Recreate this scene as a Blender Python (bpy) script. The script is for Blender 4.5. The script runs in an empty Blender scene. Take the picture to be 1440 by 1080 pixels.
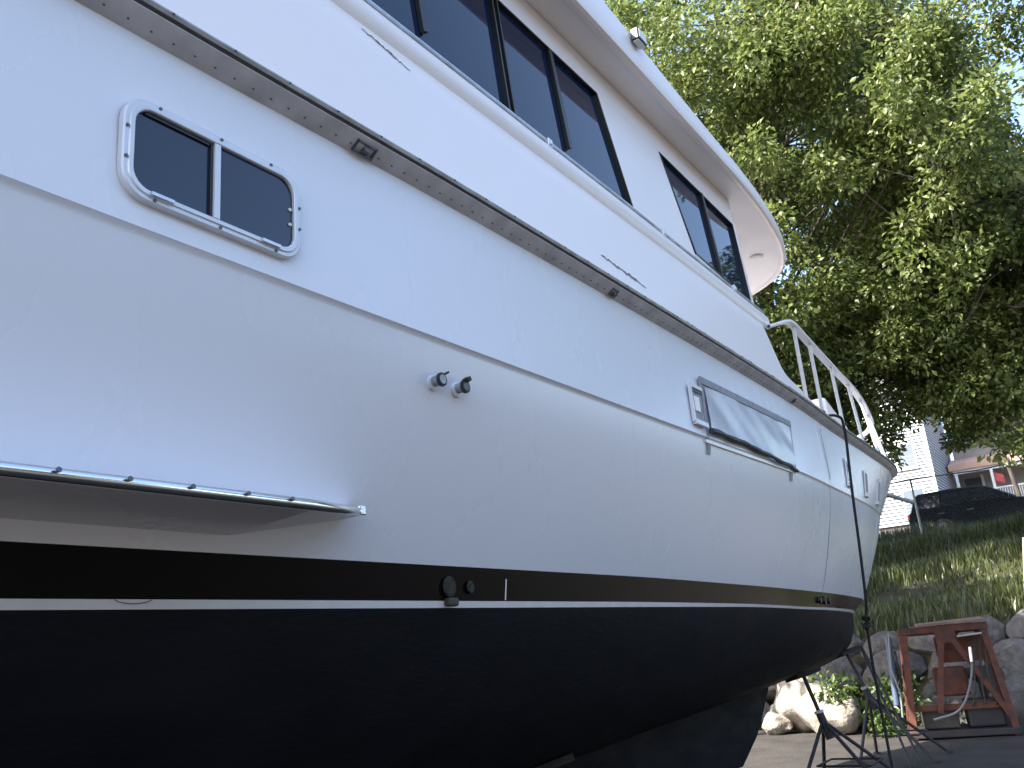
import bpy, bmesh, math, random
import numpy as np
from mathutils import Vector, Matrix
R = math.radians
rng = np.random.default_rng(7)
random.seed(7)
scene = bpy.context.scene
C = scene.collection
EYE = 1.6                                   # eye height above the yard

# ------------------------------------------------------------------ camera
F = 1250.0                                  # focal length in photograph pixels (1440 wide)
vx = np.array([880., -310., 1250.]); vx /= np.linalg.norm(vx)
vz = np.array([-354., 4040., 1250.]); vz -= vx * (vz @ vx); vz /= np.linalg.norm(vz)
vy = -np.cross(vz, vx)
right = Vector((vx[0], vy[0], vz[0])); up = Vector((vx[1], vy[1], vz[1])); fwd = Vector((vx[2], vy[2], vz[2]))
cam = bpy.data.cameras.new('camera'); camo = bpy.data.objects.new('camera', cam); C.objects.link(camo)
m = Matrix((right, up, -fwd)).transposed().to_4x4(); m.translation = (0, 0, EYE)
camo.matrix_world = m
cam.sensor_width = 36; cam.lens = F / 1440 * 36; cam.clip_start = 0.05; cam.clip_end = 3000
scene.camera = camo

# ------------------------------------------------------------------ sky, sun, exposure
SUN_EL, SUN_AZ = R(44), (-0.80, 0.60)       # azimuth: direction towards the sun in plan
sdir = Vector((SUN_AZ[0], SUN_AZ[1], 0)).normalized() * math.cos(SUN_EL) + Vector((0, 0, math.sin(SUN_EL)))
world = bpy.data.worlds.new('World'); scene.world = world; world.use_nodes = True
wn = world.node_tree; wn.nodes.clear()
wo = wn.nodes.new('ShaderNodeOutputWorld'); bg = wn.nodes.new('ShaderNodeBackground'); sk = wn.nodes.new('ShaderNodeTexSky')
sk.sky_type = 'NISHITA'; sk.sun_disc = False; sk.sun_elevation = SUN_EL
sk.sun_rotation = math.atan2(sdir.x, sdir.y)
sk.air_density = 1.0; sk.dust_density = 2.4; sk.ozone_density = 1.0
bg.inputs['Strength'].default_value = 0.15
wn.links.new(sk.outputs[0], bg.inputs[0]); wn.links.new(bg.outputs[0], wo.inputs[0])
sl = bpy.data.lights.new('sun', 'SUN'); sl.energy = 5.0; sl.angle = R(0.53); sl.color = (1, .95, .87)
so = bpy.data.objects.new('sun', sl); C.objects.link(so); so.rotation_euler = sdir.to_track_quat('Z', 'Y').to_euler()
so.location = (0, 20, 30)
scene.view_settings.view_transform = 'Standard'; scene.view_settings.look = 'None'
scene.view_settings.exposure = 2.1; scene.view_settings.gamma = 1.0
scene.view_settings.use_curve_mapping = False
scene.render.engine = 'CYCLES'

# ------------------------------------------------------------------ helpers
def mat(name, col, rough=.5, metal=0., var=.0, vscale=4., bump=0., bscale=20., ior=1.5, spec=None, col2=None, detail=4, stretch=None, coat=0., rvar=0.):
    mt = bpy.data.materials.new(name); mt.use_nodes = True
    nt = mt.node_tree; b = nt.nodes['Principled BSDF']
    b.inputs['Roughness'].default_value = rough; b.inputs['Metallic'].default_value = metal; b.inputs['IOR'].default_value = ior
    if coat: b.inputs['Coat Weight'].default_value = coat; b.inputs['Coat Roughness'].default_value = .08
    if spec is not None: b.inputs['Specular IOR Level'].default_value = spec
    tc = nt.nodes.new('ShaderNodeTexCoord'); src = tc.outputs['Object']
    if stretch:
        mp = nt.nodes.new('ShaderNodeMapping'); mp.inputs['Scale'].default_value = stretch
        nt.links.new(src, mp.inputs[0]); src = mp.outputs[0]
    if var or col2:
        n = nt.nodes.new('ShaderNodeTexNoise'); n.inputs['Scale'].default_value = vscale; n.inputs['Detail'].default_value = detail
        r = nt.nodes.new('ShaderNodeValToRGB')
        c2 = col2 or tuple(max(0, c * (1 - var)) for c in col)
        c1 = col if col2 else tuple(min(1, c * (1 + var * .6)) for c in col)
        r.color_ramp.elements[0].position, r.color_ramp.elements[1].position = (.32, .68) if var > .02 or col2 else (.15, .85)
        r.color_ramp.elements[0].color = (*c2, 1); r.color_ramp.elements[1].color = (*c1, 1)
        nt.links.new(src, n.inputs['Vector']); nt.links.new(n.outputs[0], r.inputs[0]); nt.links.new(r.outputs[0], b.inputs['Base Color'])
    else: b.inputs['Base Color'].default_value = (*col, 1)
    if rvar:
        n = nt.nodes.new('ShaderNodeTexNoise'); n.inputs['Scale'].default_value = vscale * 1.7; n.inputs['Detail'].default_value = 6
        mr = nt.nodes.new('ShaderNodeMapRange'); mr.inputs[1].default_value = .2; mr.inputs[2].default_value = .8; mr.inputs[3].default_value = rough * (1 - rvar); mr.inputs[4].default_value = rough * (1 + rvar)
        nt.links.new(src, n.inputs['Vector']); nt.links.new(n.outputs[0], mr.inputs[0]); nt.links.new(mr.outputs[0], b.inputs['Roughness'])
    if bump:
        n = nt.nodes.new('ShaderNodeTexNoise'); n.inputs['Scale'].default_value = bscale; n.inputs['Detail'].default_value = 5
        bp = nt.nodes.new('ShaderNodeBump'); bp.inputs['Strength'].default_value = bump; bp.inputs['Distance'].default_value = .02
        nt.links.new(src, n.inputs['Vector']); nt.links.new(n.outputs[0], bp.inputs['Height']); nt.links.new(bp.outputs[0], b.inputs['Normal'])
    return mt
def leafmat(name, c1, c2, trans=.35):
    mt = bpy.data.materials.new(name); mt.use_nodes = True; nt = mt.node_tree; nt.nodes.clear()
    o = nt.nodes.new('ShaderNodeOutputMaterial'); g = nt.nodes.new('ShaderNodeNewGeometry')
    r = nt.nodes.new('ShaderNodeValToRGB'); r.color_ramp.elements[0].color = (*c1, 1); r.color_ramp.elements[1].color = (*c2, 1)
    nt.links.new(g.outputs['Random Per Island'], r.inputs[0])
    p = nt.nodes.new('ShaderNodeBsdfPrincipled'); p.inputs['Roughness'].default_value = .42
    t = nt.nodes.new('ShaderNodeBsdfTranslucent'); mx = nt.nodes.new('ShaderNodeMixShader'); mx.inputs[0].default_value = trans
    nt.links.new(r.outputs[0], p.inputs['Base Color']); nt.links.new(r.outputs[0], t.inputs[0])
    nt.links.new(p.outputs[0], mx.inputs[1]); nt.links.new(t.outputs[0], mx.inputs[2]); nt.links.new(mx.outputs[0], o.inputs[0])
    return mt
def tag(o, label=None, cat=None, group=None, kind=None):
    if label: o['label'] = label
    if cat: o['category'] = cat
    if group: o['group'] = group
    if kind: o['kind'] = kind
    return o
def empty(name, loc, label=None, cat=None, group=None, rz=0):
    o = bpy.data.objects.new(name, None); C.objects.link(o); o.location = loc; o.rotation_euler.z = rz
    o.empty_display_size = .2
    return tag(o, label, cat, group)
class MB:
    def __init__(s): s.v = []; s.f = []
    def add(s, vs, fs):
        k = len(s.v); s.v += [tuple(map(float, p)) for p in vs]; s.f += [tuple(i + k for i in f) for f in fs]; return s
    def box(s, a, b):
        (x0, y0, z0), (x1, y1, z1) = a, b
        return s.add([(x0,y0,z0),(x1,y0,z0),(x1,y1,z0),(x0,y1,z0),(x0,y0,z1),(x1,y0,z1),(x1,y1,z1),(x0,y1,z1)],
              [(0,3,2,1),(4,5,6,7),(0,1,5,4),(1,2,6,5),(2,3,7,6),(3,0,4,7)])
    def bar(s, p, q, w, h, upv=(0, 0, 1)):                      # rectangular bar from p to q
        p, q = Vector(p), Vector(q); d = (q - p).normalized(); u = Vector(upv)
        if abs(d.dot(u)) > .97: u = Vector((0, 1, 0))
        sx = d.cross(u).normalized(); sy = sx.cross(d)
        vs = [e + sx * a * w / 2 + sy * b * h / 2 for e in (p, q) for a, b in ((-1,-1),(1,-1),(1,1),(-1,1))]
        return s.add(vs, [(0,1,2,3),(7,6,5,4),(0,4,5,1),(1,5,6,2),(2,6,7,3),(3,7,4,0)])
    def tube(s, pts, r, n=8, cap=True):
        pts = [Vector(p) for p in pts]; k = len(pts); rs = r if isinstance(r, (list, tuple)) else [r] * k
        t0 = (pts[1] - pts[0]).normalized(); a = t0.orthogonal().normalized(); vs = []
        for i, p in enumerate(pts):
            t = (pts[min(i + 1, k - 1)] - pts[max(i - 1, 0)]).normalized()
            a = (a - t * a.dot(t)).normalized(); b = t.cross(a)
            vs += [p + (a * math.cos(j * 2 * math.pi / n) + b * math.sin(j * 2 * math.pi / n)) * rs[i] for j in range(n)]
        fs = [(i*n+j, i*n+(j+1) % n, (i+1)*n+(j+1) % n, (i+1)*n+j) for i in range(k-1) for j in range(n)]
        if cap: fs += [tuple(range(n))[::-1], tuple((k-1)*n + j for j in range(n))]
        return s.add(vs, fs)
    def grid(s, rows):                                          # list of equally long point rows
        n = len(rows[0]); vs = [p for r in rows for p in r]
        return s.add(vs, [(i*n+j, i*n+j+1, (i+1)*n+j+1, (i+1)*n+j) for i in range(len(rows)-1) for j in range(n-1)])
    def prism(s, poly, off):                                    # polygon (3-D points) extruded by a vector
        n = len(poly); off = Vector(off); a = [Vector(p) for p in poly]
        return s.add(a + [p + off for p in a], [tuple(range(n))[::-1], tuple(range(n, 2*n))] + [(i, (i+1) % n, n+(i+1) % n, n+i) for i in range(n)])
    def build(s, name, m, parent=None, smooth=False, bevel=0, kind=None, sub=0, recalc=True, label=None):
        me = bpy.data.meshes.new(name); me.from_pydata(s.v, [], s.f); me.update()
        if recalc:
            bm = bmesh.new(); bm.from_mesh(me); bmesh.ops.recalc_face_normals(bm, faces=bm.faces); bm.to_mesh(me); bm.free()
        if isinstance(m, bpy.types.Material): me.materials.append(m)
        o = bpy.data.objects.new(name, me); C.objects.link(o)
        if parent:
            o.parent = parent; pw = Matrix.Translation(parent.location) @ Matrix.Rotation(parent.rotation_euler.z, 4, 'Z')
            if parent.parent: pw = Matrix.Identity(4) if parent.type == 'MESH' else pw
            if parent.type == 'MESH' and parent.parent:
                o.matrix_parent_inverse = Matrix.Identity(4)
            else: o.matrix_parent_inverse = Matrix.Identity(4)
        if smooth:
            for p in me.polygons: p.use_smooth = True
            if smooth != 'all':
                try: me.set_sharp_from_angle(angle=R(38))
                except Exception: pass
        if bevel:
            md = o.modifiers.new('bevel', 'BEVEL'); md.width = bevel; md.segments = 2; md.limit_method = 'ANGLE'; md.angle_limit = R(40)
        if sub:
            md = o.modifiers.new('sub', 'SUBSURF'); md.levels = sub; md.render_levels = sub
        return tag(o, label=label, kind=kind)
def pchip(xs, ys):
    xs = np.array(xs, float); ys = np.array(ys, float); h = np.diff(xs); d = np.diff(ys) / h; mm = np.zeros(len(xs))
    for i in range(1, len(xs) - 1):
        if d[i-1] * d[i] > 0:
            w1, w2 = 2*h[i] + h[i-1], h[i] + 2*h[i-1]; mm[i] = (w1 + w2) / (w1 / d[i-1] + w2 / d[i])
    mm[0], mm[-1] = d[0], d[-1]
    def f(x):
        x = min(max(x, xs[0]), xs[-1]); i = min(max(int(np.searchsorted(xs, x)) - 1, 0), len(h) - 1); t = (x - xs[i]) / h[i]
        return float(ys[i]*(1+2*t)*(1-t)**2 + h[i]*mm[i]*t*(1-t)**2 + ys[i+1]*t*t*(3-2*t) + h[i]*mm[i+1]*t*t*(t-1))
    return f
def copy_tree(o, parent=None):
    c = o.copy(); C.objects.link(c); c.parent = parent
    for ch in o.children: copy_tree(ch, c)
    return c

# ------------------------------------------------------------------ materials
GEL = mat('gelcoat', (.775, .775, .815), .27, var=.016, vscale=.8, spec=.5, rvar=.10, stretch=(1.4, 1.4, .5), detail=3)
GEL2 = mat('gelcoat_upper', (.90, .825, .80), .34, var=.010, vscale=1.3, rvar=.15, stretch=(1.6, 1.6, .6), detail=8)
SOF = mat('soffit_paint', (.86, .83, .815), .45, var=.03, vscale=3)
FLG = mat('flange_paint', (.56, .545, .56), .55, var=.22, vscale=7, detail=8)
BLACK = mat('boot_black', (.004, .004, .005), .2, var=.2, vscale=6, spec=.08)
STRIPE = mat('stripe_white', (.72, .70, .70), .4, var=.06, vscale=8)
BOTTOM = mat('antifouling', (.006, .0065, .0105), .66, col2=(.0026, .003, .005), vscale=2.2, bump=.12, bscale=26, spec=.2, detail=9, stretch=(.7, .7, 2.2), rvar=.25)
GLASS = mat('tinted_glass', (.004, .014, .042), .025, ior=1.36)
GLASSB = mat('hull_window_glass', (.010, .022, .048), .03, ior=1.5)
FRAME = mat('black_frame', (.012, .011, .011), .4)
ALU = mat('aluminium', (.62, .62, .63), .38, metal=.85, var=.12, vscale=15)
ALUW = mat('white_window_frame', (.66, .66, .68), .35, metal=.25, var=.05, vscale=12)
CHROME = mat('polished_steel', (.75, .75, .76), .16, metal=1)
WEATH = mat('weathered_strip', (.46, .47, .48), .45, metal=.5, col2=(.28, .28, .27), vscale=11)
RUBBER = mat('dark_rubber', (.045, .038, .03), .7, var=.3, vscale=20)
SCREW = mat('screw_head', (.12, .12, .12), .45, metal=.6)
DIRT = mat('grime', (.05, .05, .05), .8, var=.4, vscale=25)
SCUFF = mat('scuffed_gelcoat', (.10, .10, .10), .8, col2=(.35, .35, .36), vscale=40)
RAILW = mat('white_rail', (.80, .79, .77), .35, var=.04, vscale=8)
VINYL = mat('clear_vinyl', (.50, .51, .55), .28, var=.16, vscale=4)
VTRIM = mat('vinyl_trim', (.27, .27, .30), .6, var=.2, vscale=20)
VROLL = mat('vinyl_roll', (.035, .037, .045), .6, var=.3, vscale=20)
ROPE = mat('black_rope', (.01, .01, .012), .8, bump=.4, bscale=120)
STEEL = mat('painted_stand_steel', (.018, .02, .028), .55, col2=(.035, .027, .024), vscale=8, spec=.3)
TIMBER = mat('block_timber', (.02, .018, .017), .8, var=.4, vscale=10, stretch=(1, 6, 6))
ORANGE = mat('orange_paint', (.125, .028, .010), .7, col2=(.045, .018, .012), vscale=9, bump=.05)
GALV = mat('galvanised', (.33, .34, .35), .5, metal=.6, var=.2, vscale=12)
HOSE = mat('grey_hose', (.16, .16, .16), .6)
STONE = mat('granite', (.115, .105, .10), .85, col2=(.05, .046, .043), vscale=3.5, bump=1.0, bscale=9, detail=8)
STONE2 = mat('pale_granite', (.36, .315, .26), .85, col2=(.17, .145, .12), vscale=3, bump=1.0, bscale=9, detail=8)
BARK = mat('bark', (.075, .06, .045), .9, var=.4, vscale=9, bump=.8, bscale=14, stretch=(1, 1, .25))
LEAF = leafmat('leaf', (.07, .108, .024), (.21, .245, .075), .45)
LEAF2 = leafmat('olive_leaf', (.10, .12, .05), (.22, .22, .10), .35)
LEAF3 = leafmat('weed_leaf', (.035, .07, .012), (.08, .12, .025), .35)
GRASS = leafmat('grass_blade', (.028, .048, .010), (.105, .112, .034), .3)
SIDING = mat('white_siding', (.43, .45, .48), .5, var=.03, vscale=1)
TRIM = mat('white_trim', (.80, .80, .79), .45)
HGLASS = mat('house_glass', (.10, .12, .15), .06)
ROOFM = mat('shingle', (.07, .065, .065), .85, var=.3, vscale=6, bump=.4, bscale=8)
FOUND = mat('foundation', (.10, .09, .085), .9, var=.3, vscale=3)
PINK = mat('terracotta_eave', (.55, .33, .24), .7, var=.1, vscale=4)
CLAP = mat('tan_clapboard', (.30, .27, .24), .7, var=.1, vscale=3)
DOORM = mat('dark_door', (.03, .028, .028), .4)
CARP = mat('car_black', (.0018, .002, .003), .28, spec=.2)
CARG = mat('car_glass', (.008, .010, .014), .04, ior=1.6)
TYRE = mat('tyre', (.012, .012, .012), .8)
PALE = mat('bleached_wood', (.36, .33, .29), .8, var=.15, vscale=12, stretch=(1, 1, .2))
LAMPW = mat('lamp_lens', (.75, .74, .70), .3)
REDF = mat('red_cloth', (.45, .05, .05), .7)

# ------------------------------------------------------------------ ground (yard, bank, road terrace, hill)
WALLX = 17.1
def hgt(x, y):
    prof = HP(x)
    if x > WALLX:
        prof += .05 * math.sin(x * 1.3 + y * .9) + .04 * math.sin(y * 2.1 - x * .7)
    return prof
HP = pchip([-900, 16.75, 16.95, 17.5, 20, 25, 29.5, 31.5, 38, 46, 58, 75, 110, 900],
           [0, 0, .25, 1.35, 2.05, 3.2, 4.1, 4.3, 4.4, 5.4, 7.0, 7.6, 9, 10])
def axis(lo, hi, fine_lo, fine_hi, st):
    a = list(np.arange(fine_lo, fine_hi + 1e-6, st)); x = fine_lo; d = st
    while x > lo: d *= 1.35; x -= d; a.insert(0, max(x, lo))
    x = fine_hi; d = st
    while x < hi: d *= 1.35; x += d; a.append(min(x, hi))
    return a
xs = axis(-900, 900, -2, 60, .45); ys = axis(-900, 900, -8, 16, .45)
xs = sorted(set([round(v, 3) for v in xs] + [16.75, 16.85, 16.95, 17.1, 17.3, 17.5]))
g = MB(); g.grid([[(x, y, hgt(x, y) + (.012 * math.sin(x*3.1+y*1.7) * math.sin(y*2.3) if x < 16.7 else 0)) for y in ys] for x in xs])
GROUND = bpy.data.materials.new('yard_and_bank'); GROUND.use_nodes = True
nt = GROUND.node_tree; b = nt.nodes['Principled BSDF']; b.inputs['Roughness'].default_value = .92
tc = nt.nodes.new('ShaderNodeTexCoord')
def noise(sc, det=6):
    n = nt.nodes.new('ShaderNodeTexNoise'); n.inputs['Scale'].default_value = sc; n.inputs['Detail'].default_value = det
    nt.links.new(tc.outputs['Object'], n.inputs['Vector']); return n.outputs[0]
def ramp(fac, c1, c2, p1=.35, p2=.65):
    r = nt.nodes.new('ShaderNodeValToRGB'); r.color_ramp.elements[0].position = p1; r.color_ramp.elements[1].position = p2
    r.color_ramp.elements[0].color = (*c1, 1); r.color_ramp.elements[1].color = (*c2, 1); nt.links.new(fac, r.inputs[0]); return r.outputs[0]
yard = ramp(noise(1.8, 9), (.016, .0135, .012), (.038, .031, .026)); bank = ramp(noise(2.5, 8), (.022, .022, .010), (.05, .042, .022))
sx = nt.nodes.new('ShaderNodeSeparateXYZ'); nt.links.new(tc.outputs['Object'], sx.inputs[0])
gt = nt.nodes.new('ShaderNodeMath'); gt.operation = 'GREATER_THAN'; gt.inputs[1].default_value = 16.9; nt.links.new(sx.outputs[0], gt.inputs[0])
mx = nt.nodes.new('ShaderNodeMixRGB'); nt.links.new(gt.outputs[0], mx.inputs[0]); nt.links.new(yard, mx.inputs[1]); nt.links.new(bank, mx.inputs[2])
nt.links.new(mx.outputs[0], b.inputs['Base Color'])
bp = nt.nodes.new('ShaderNodeBump'); bp.inputs['Strength'].default_value = .6; bp.inputs['Distance'].default_value = .03
nt.links.new(noise(22, 8), bp.inputs['Height']); nt.links.new(bp.outputs[0], b.inputs['Normal'])
ground = g.build('ground', GROUND, smooth='all', kind='structure')

# ------------------------------------------------------------------ the motor yacht
YC0, YCS = 4.6, .085                                    # centreline y = YC0 - YCS x
def yc(x): return YC0 - YCS * x
_n = Vector((YCS, 1, 0)).normalized(); _p = Vector((0, YC0, 0))
def mir(p):
    p = Vector(p); return p - _n * (2 * (p - _p).dot(_n))
X0 = -4.0
def line(pts):                                          # [(x, y, z above eye)]
    xs_, ys_, zs_ = zip(*pts); return pchip(xs_, ys_), pchip(xs_, zs_), pts[-1][0]
AFT = [(X0, 2.62), (-1.5, 2.26), (0, 2.13), (1, 2.1)]
def aft(z0, z1, dy=0.): return [(x, y + dy, z0 + (z1 - z0) * (x - X0) / 5) for x, y in AFT]
L_stripe_b = line(aft(.232, .232, .33) + [(4.6, 2.43, .232), (6.6, 2.44, .230), (8.85, 2.52, .208), (11, 2.80, .202), (13, 3.23, .204), (13.75, yc(13.75), .205)])
L_stripe_t = line(aft(.260, .260, .32) + [(4.6, 2.42, .260), (6.6, 2.43, .252), (8.85, 2.51, .229), (11, 2.78, .228), (13, 3.20, .228), (13.82, yc(13.82), .228)])
L_black_t = line(aft(.405, .405, .30) + [(4.6, 2.40, .405), (6.58, 2.41, .390), (8.9, 2.50, .3725), (11.35, 2.74, .362), (13, 3.06, .365), (14.2, yc(14.2), .37)])
L_groove = line(aft(1.27, 1.26) + [(4, 2.1, 1.28), (7.4, 2.115, 1.318), (9, 2.2, 1.345), (11, 2.33, 1.37), (12, 2.46, 1.40), (13, 2.625, 1.47), (13.8, 2.79, 1.55), (14.5, 3.02, 1.60), (14.95, yc(14.95), 1.62)])
L_sheer = line(aft(1.90, 1.908) + [(3, 2.1, 1.945), (5, 2.1, 1.957), (7.5, 2.115, 1.965), (9.6, 2.19, 1.966), (11, 2.235, 1.972), (12.5, 2.31, 1.99), (13.5, 2.46, 2.035), (14.2, 2.60, 2.10), (14.8, 2.80, 2.15), (15.25, 3.02, 2.18), (15.5, yc(15.5), 2.19)])
K = [(X0, -.80), (0, -1.0), (4, -.92), (7.5, -.72), (10.6, -.53), (12.8, -.36), (13.3, -.18), (13.6, 0.04)]
kz = pchip(*zip(*K)); L_keel = (yc, kz, 13.6)
NU = 90
def col(L, i, z=EYE):
    t = i / (NU - 1); t = 1 - (1 - t) ** 1.35; x = X0 + (L[2] - X0) * t
    return Vector((x, L[0](x), L[1](x) + z))
def row(L): return [col(L, i) for i in range(NU)]
def mix(a, b, fy, fz): return [Vector((p.x + (q.x - p.x) * fy, p.y + (q.y - p.y) * fy, p.z + (q.z - p.z) * fz)) for p, q in zip(a, b)]
rk, rsb, rst, rbt, rg, rsh = map(row, (L_keel, L_stripe_b, L_stripe_t, L_black_t, L_groove, L_sheer))
def lip(r, d):                                          # push a row outwards, fading at the stem
    out = []
    for i, p in enumerate(r):
        q = r[min(i + 1, NU - 1)]; o = r[max(i - 1, 0)]; t = (q - o); nrm = Vector((t.y, -t.x, 0)).normalized()
        out.append(p + nrm * d * min(1, (NU - 1 - i) / 14))
    return out
rgl = [Vector((p.x, p.y, p.z - .022)) for p in rg]; rgm = [p + (q - p) * .55 for p, q in zip(rgl, lip(rg, .006))]
rgo = lip(rg, .018)
yacht = empty('motor_yacht', (5, 4.2, 0), 'large white motor yacht with black boot band, propped ashore on stands', 'yacht')
YL = Vector(yacht.location)
def both(rows):
    b = MB(); b.grid(rows); b.grid([[mir(p) for p in r] for r in rows]); return b
def yb(b, name, m, parent=None, **k):                   # build in world space, as a part of the yacht
    b.v = [tuple(Vector(p) - YL) for p in b.v]
    return b.build(name, m, parent or yacht, **k)
b1, b2, b3 = mix(rsb, rk, .10, .40), mix(rsb, rk, .34, .70), mix(rsb, rk, .70, .90)
hb = both([rk, b3, b2, b1, rsb])
hull_bottom = yb(hb, 'hull_bottom', BOTTOM, smooth='all')
yb(both([rsb, rst]), 'waterline_stripe', STRIPE, smooth='all')
yb(both([rst, rbt]), 'boot_band', BLACK, smooth='all')
def flare(f):                                           # flared lower side: steeper near the knuckle
    return [Vector((p.x + (q.x - p.x) * f, q.y + (p.y - q.y) * (1 - f) ** 1.3, p.z + (q.z - p.z) * f)) for p, q in zip(rbt, rgl)]
tlow = [rbt] + [flare(f) for f in (.08, .16, .25, .34, .44, .54, .64, .75, .87)] + [rgl]
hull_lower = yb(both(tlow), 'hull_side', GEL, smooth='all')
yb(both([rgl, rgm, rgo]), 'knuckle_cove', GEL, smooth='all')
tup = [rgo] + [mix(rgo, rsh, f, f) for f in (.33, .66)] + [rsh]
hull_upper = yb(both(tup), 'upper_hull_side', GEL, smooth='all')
kf = MB(); kr = [[], [], [], []]  # keel fin made deep to stop far-side light under the hull
for x in [-4, -2, 0, 2, 4, 6, 7.5, 8.6, 9.4, 9.9, 10.2, 10.5]:
    zt = kz(x) + EYE + .10; zb = min(zt - .1, .34 + max(0, (x - 9.3)) ** 1.5 * .55); w = .14 if x < 9.5 else .14 - (x - 9.5) * .11
    for k_, (dy, z) in enumerate(((-w, zt), (-w * .7, zb), (w * .7, zb), (w, zt))): kr[k_].append(Vector((x, yc(x) + dy, z)))
kf.grid(kr); kf.add([r_[-1] for r_ in kr], [(0, 1, 2, 3)]); kf.add([r_[0] for r_ in kr], [(0, 1, 2, 3)]); yb(kf, 'keel', BOTTOM, smooth=True)
tr = MB(); rim = [rk[0], b3[0], b2[0], b1[0], rsb[0], rst[0], rbt[0], rg[0], rsh[0]]
tr.add(rim + [mir(p) for p in rim[1:]][::-1], [tuple(range(2 * len(rim) - 1))]); yb(tr, 'transom', GEL)

def hull_y(x, z, lipped=True):                                       # y of the near side at (x, z above ground)
    zz = z - EYE; rows_ = [L_stripe_b, L_stripe_t, L_black_t, L_groove, L_sheer]
    P = [(L[1](min(x, L[2])), L[0](min(x, L[2]))) for L in rows_]
    for k_, ((z0, y0), (z1, y1)) in enumerate(zip(P, P[1:])):
        if zz <= z1 and k_ == 2: return y1 + (y0 - y1) * (1 - (zz - z0) / max(z1 - z0, 1e-4)) ** 1.3
        if zz <= z1: return y0 + (y1 - y0) * (zz - z0) / max(z1 - z0, 1e-4) - (.018 * (1 if lipped and zz > P[3][0] else 0))
    return P[-1][1] - (.018 if lipped else 0)
def hp(x, z, out=0.):
    e = .03; a = Vector((x - e, hull_y(x - e, z, 0), z)); c = Vector((x + e, hull_y(x + e, z, 0), z)); d = Vector((x, hull_y(x, z - e, 0), z - e)); u = Vector((x, hull_y(x, z + e, 0), z + e))
    n = (c - a).cross(u - d).normalized()
    if n.y > 0: n = -n
    return Vector((x, hull_y(x, z), z)) + n * out
def hz(r, x): return r * hull_y(x, EYE + r * 2.1) + EYE

# sheer flange and rub strip
def sweep(prof, r=None, closed=False, i0=0, i1=None):
    r = r or rsh; rows_ = []
    for o, dz in prof:
        rr = []
        for i in range(i0, i1 or NU):
            p = r[i]; t = r[min(i+1, NU-1)] - r[max(i-1, 0)]; nrm = Vector((t.y, -t.x, 0)).normalized()
            if i == NU - 1: nrm = Vector((1, -YCS, 0)).normalized()
            rr.append(p + nrm * o + Vector((0, 0, dz)))
        rows_.append(rr)
    if closed: rows_.append(rows_[0])
    return rows_
yb(both(sweep([(-.002, -.008), (.038, .010), (.075, .036), (.075, .042)])), 'sheer_flange', FLG, smooth=True)
yb(both(sweep([(.062, .040), (.079, .041), (.079, .048), (.062, .048)])), 'rubber_insert', RUBBER, smooth=True)
yb(both(sweep([(.05, .049), (.086, .049), (.092, .060), (.086, .071), (.06, .078), (.0, .082)])), 'rub_rail', WEATH, smooth=True)
sc = MB()
for i in range(2, 200):
    x = -1 + i * .078 * (1 if i < 40 else 1.0)
    if x > 12.5: break
    for dx, o, dz, rr in ((0, .034, .004, .0026), (.035, .0915, .061, .0036)):
        t = x + dx; y = L_sheer[0](t) - o; z = L_sheer[1](t) + EYE + dz
        if rr == .0036 and i % 3: continue
        sc.tube([(t, y - .003, z - .003), (t, y + .008, z + .008)], rr, 6)
yb(sc, 'screws', SCREW, kind='stuff')
for (xx, ln) in ((2.27, .10), (4.33, .06), (7.75, .035)):  # small drains set into the underside of the flange
    y = L_sheer[0](xx); z = L_sheer[1](xx) + EYE
    d = MB(); q0 = Vector((xx, y - .038, z + .006))
    for s in (-1, 1): d.bar(q0 + Vector((-ln/2, .016*s, .014*-s)), q0 + Vector((ln/2, .016*s, .014*-s)), .008, .008)
    for s in (-1, 1): d.bar(q0 + Vector((s*ln/2, -.02, .017)), q0 + Vector((s*ln/2, .02, -.017)), .009, .008)
    d.bar(q0 + Vector((-ln*.1, .0, -.004)), q0 + Vector((ln*.22, .0, -.004)), .022, .016)
    yb(d, 'drain_fitting', SCREW)

# deck
dk = MB(); dr = [p + Vector((0, .02, .05)) for p in rsh[:-1]]
dk.grid([dr, [Vector((p.x, yc(p.x), p.z + .05)) for p in dr], [mir(p) for p in dr]])
yb(dk, 'deck', GEL2, smooth='all')

# cabin side above the flange: thick moulded bulwark, leaning in, whose front end steps down to the bow
def cs_y(z): return 2.035 + .185 * (z - 3.6)
CTOP = pchip([-4, 7.50, 7.56, 7.60, 7.72, 7.98, 8.28, 8.56, 8.62], [4.30, 4.30, 4.02, 3.86, 3.785, 3.755, 3.70, 3.645, 3.62])
cxs = [-4, -3, -2, -1, 0, 1, 2, 3, 4, 5, 6, 7, 7.40, 7.50, 7.52, 7.54, 7.56, 7.58, 7.60, 7.64, 7.68, 7.72, 7.80, 7.88, 7.98, 8.12, 8.28, 8.42, 8.56, 8.62]
def cab_row(f, off, mirror):
    o = []
    for x in cxs:
        zb = L_sheer[1](x) + EYE + .050; zt = max(CTOP(x), zb + .01); z = zb + (zt - zb) * f
        p = Vector((x, (L_sheer[0](x) - 2.1) * .8 + cs_y(z) + off, z)); o.append(mir(p) if mirror else p)
    return o
cb = MB()
for mm_ in (False, True): cb.grid([cab_row(f, 0, mm_) for f in (0, .25, .5, .75, .97)] + [cab_row(1, .012, mm_), cab_row(1, .06, mm_)] + [cab_row(f, .07, mm_) for f in (.97, .5, 0)])
yb(cb, 'cabin_side', GEL2, smooth=True)
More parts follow.
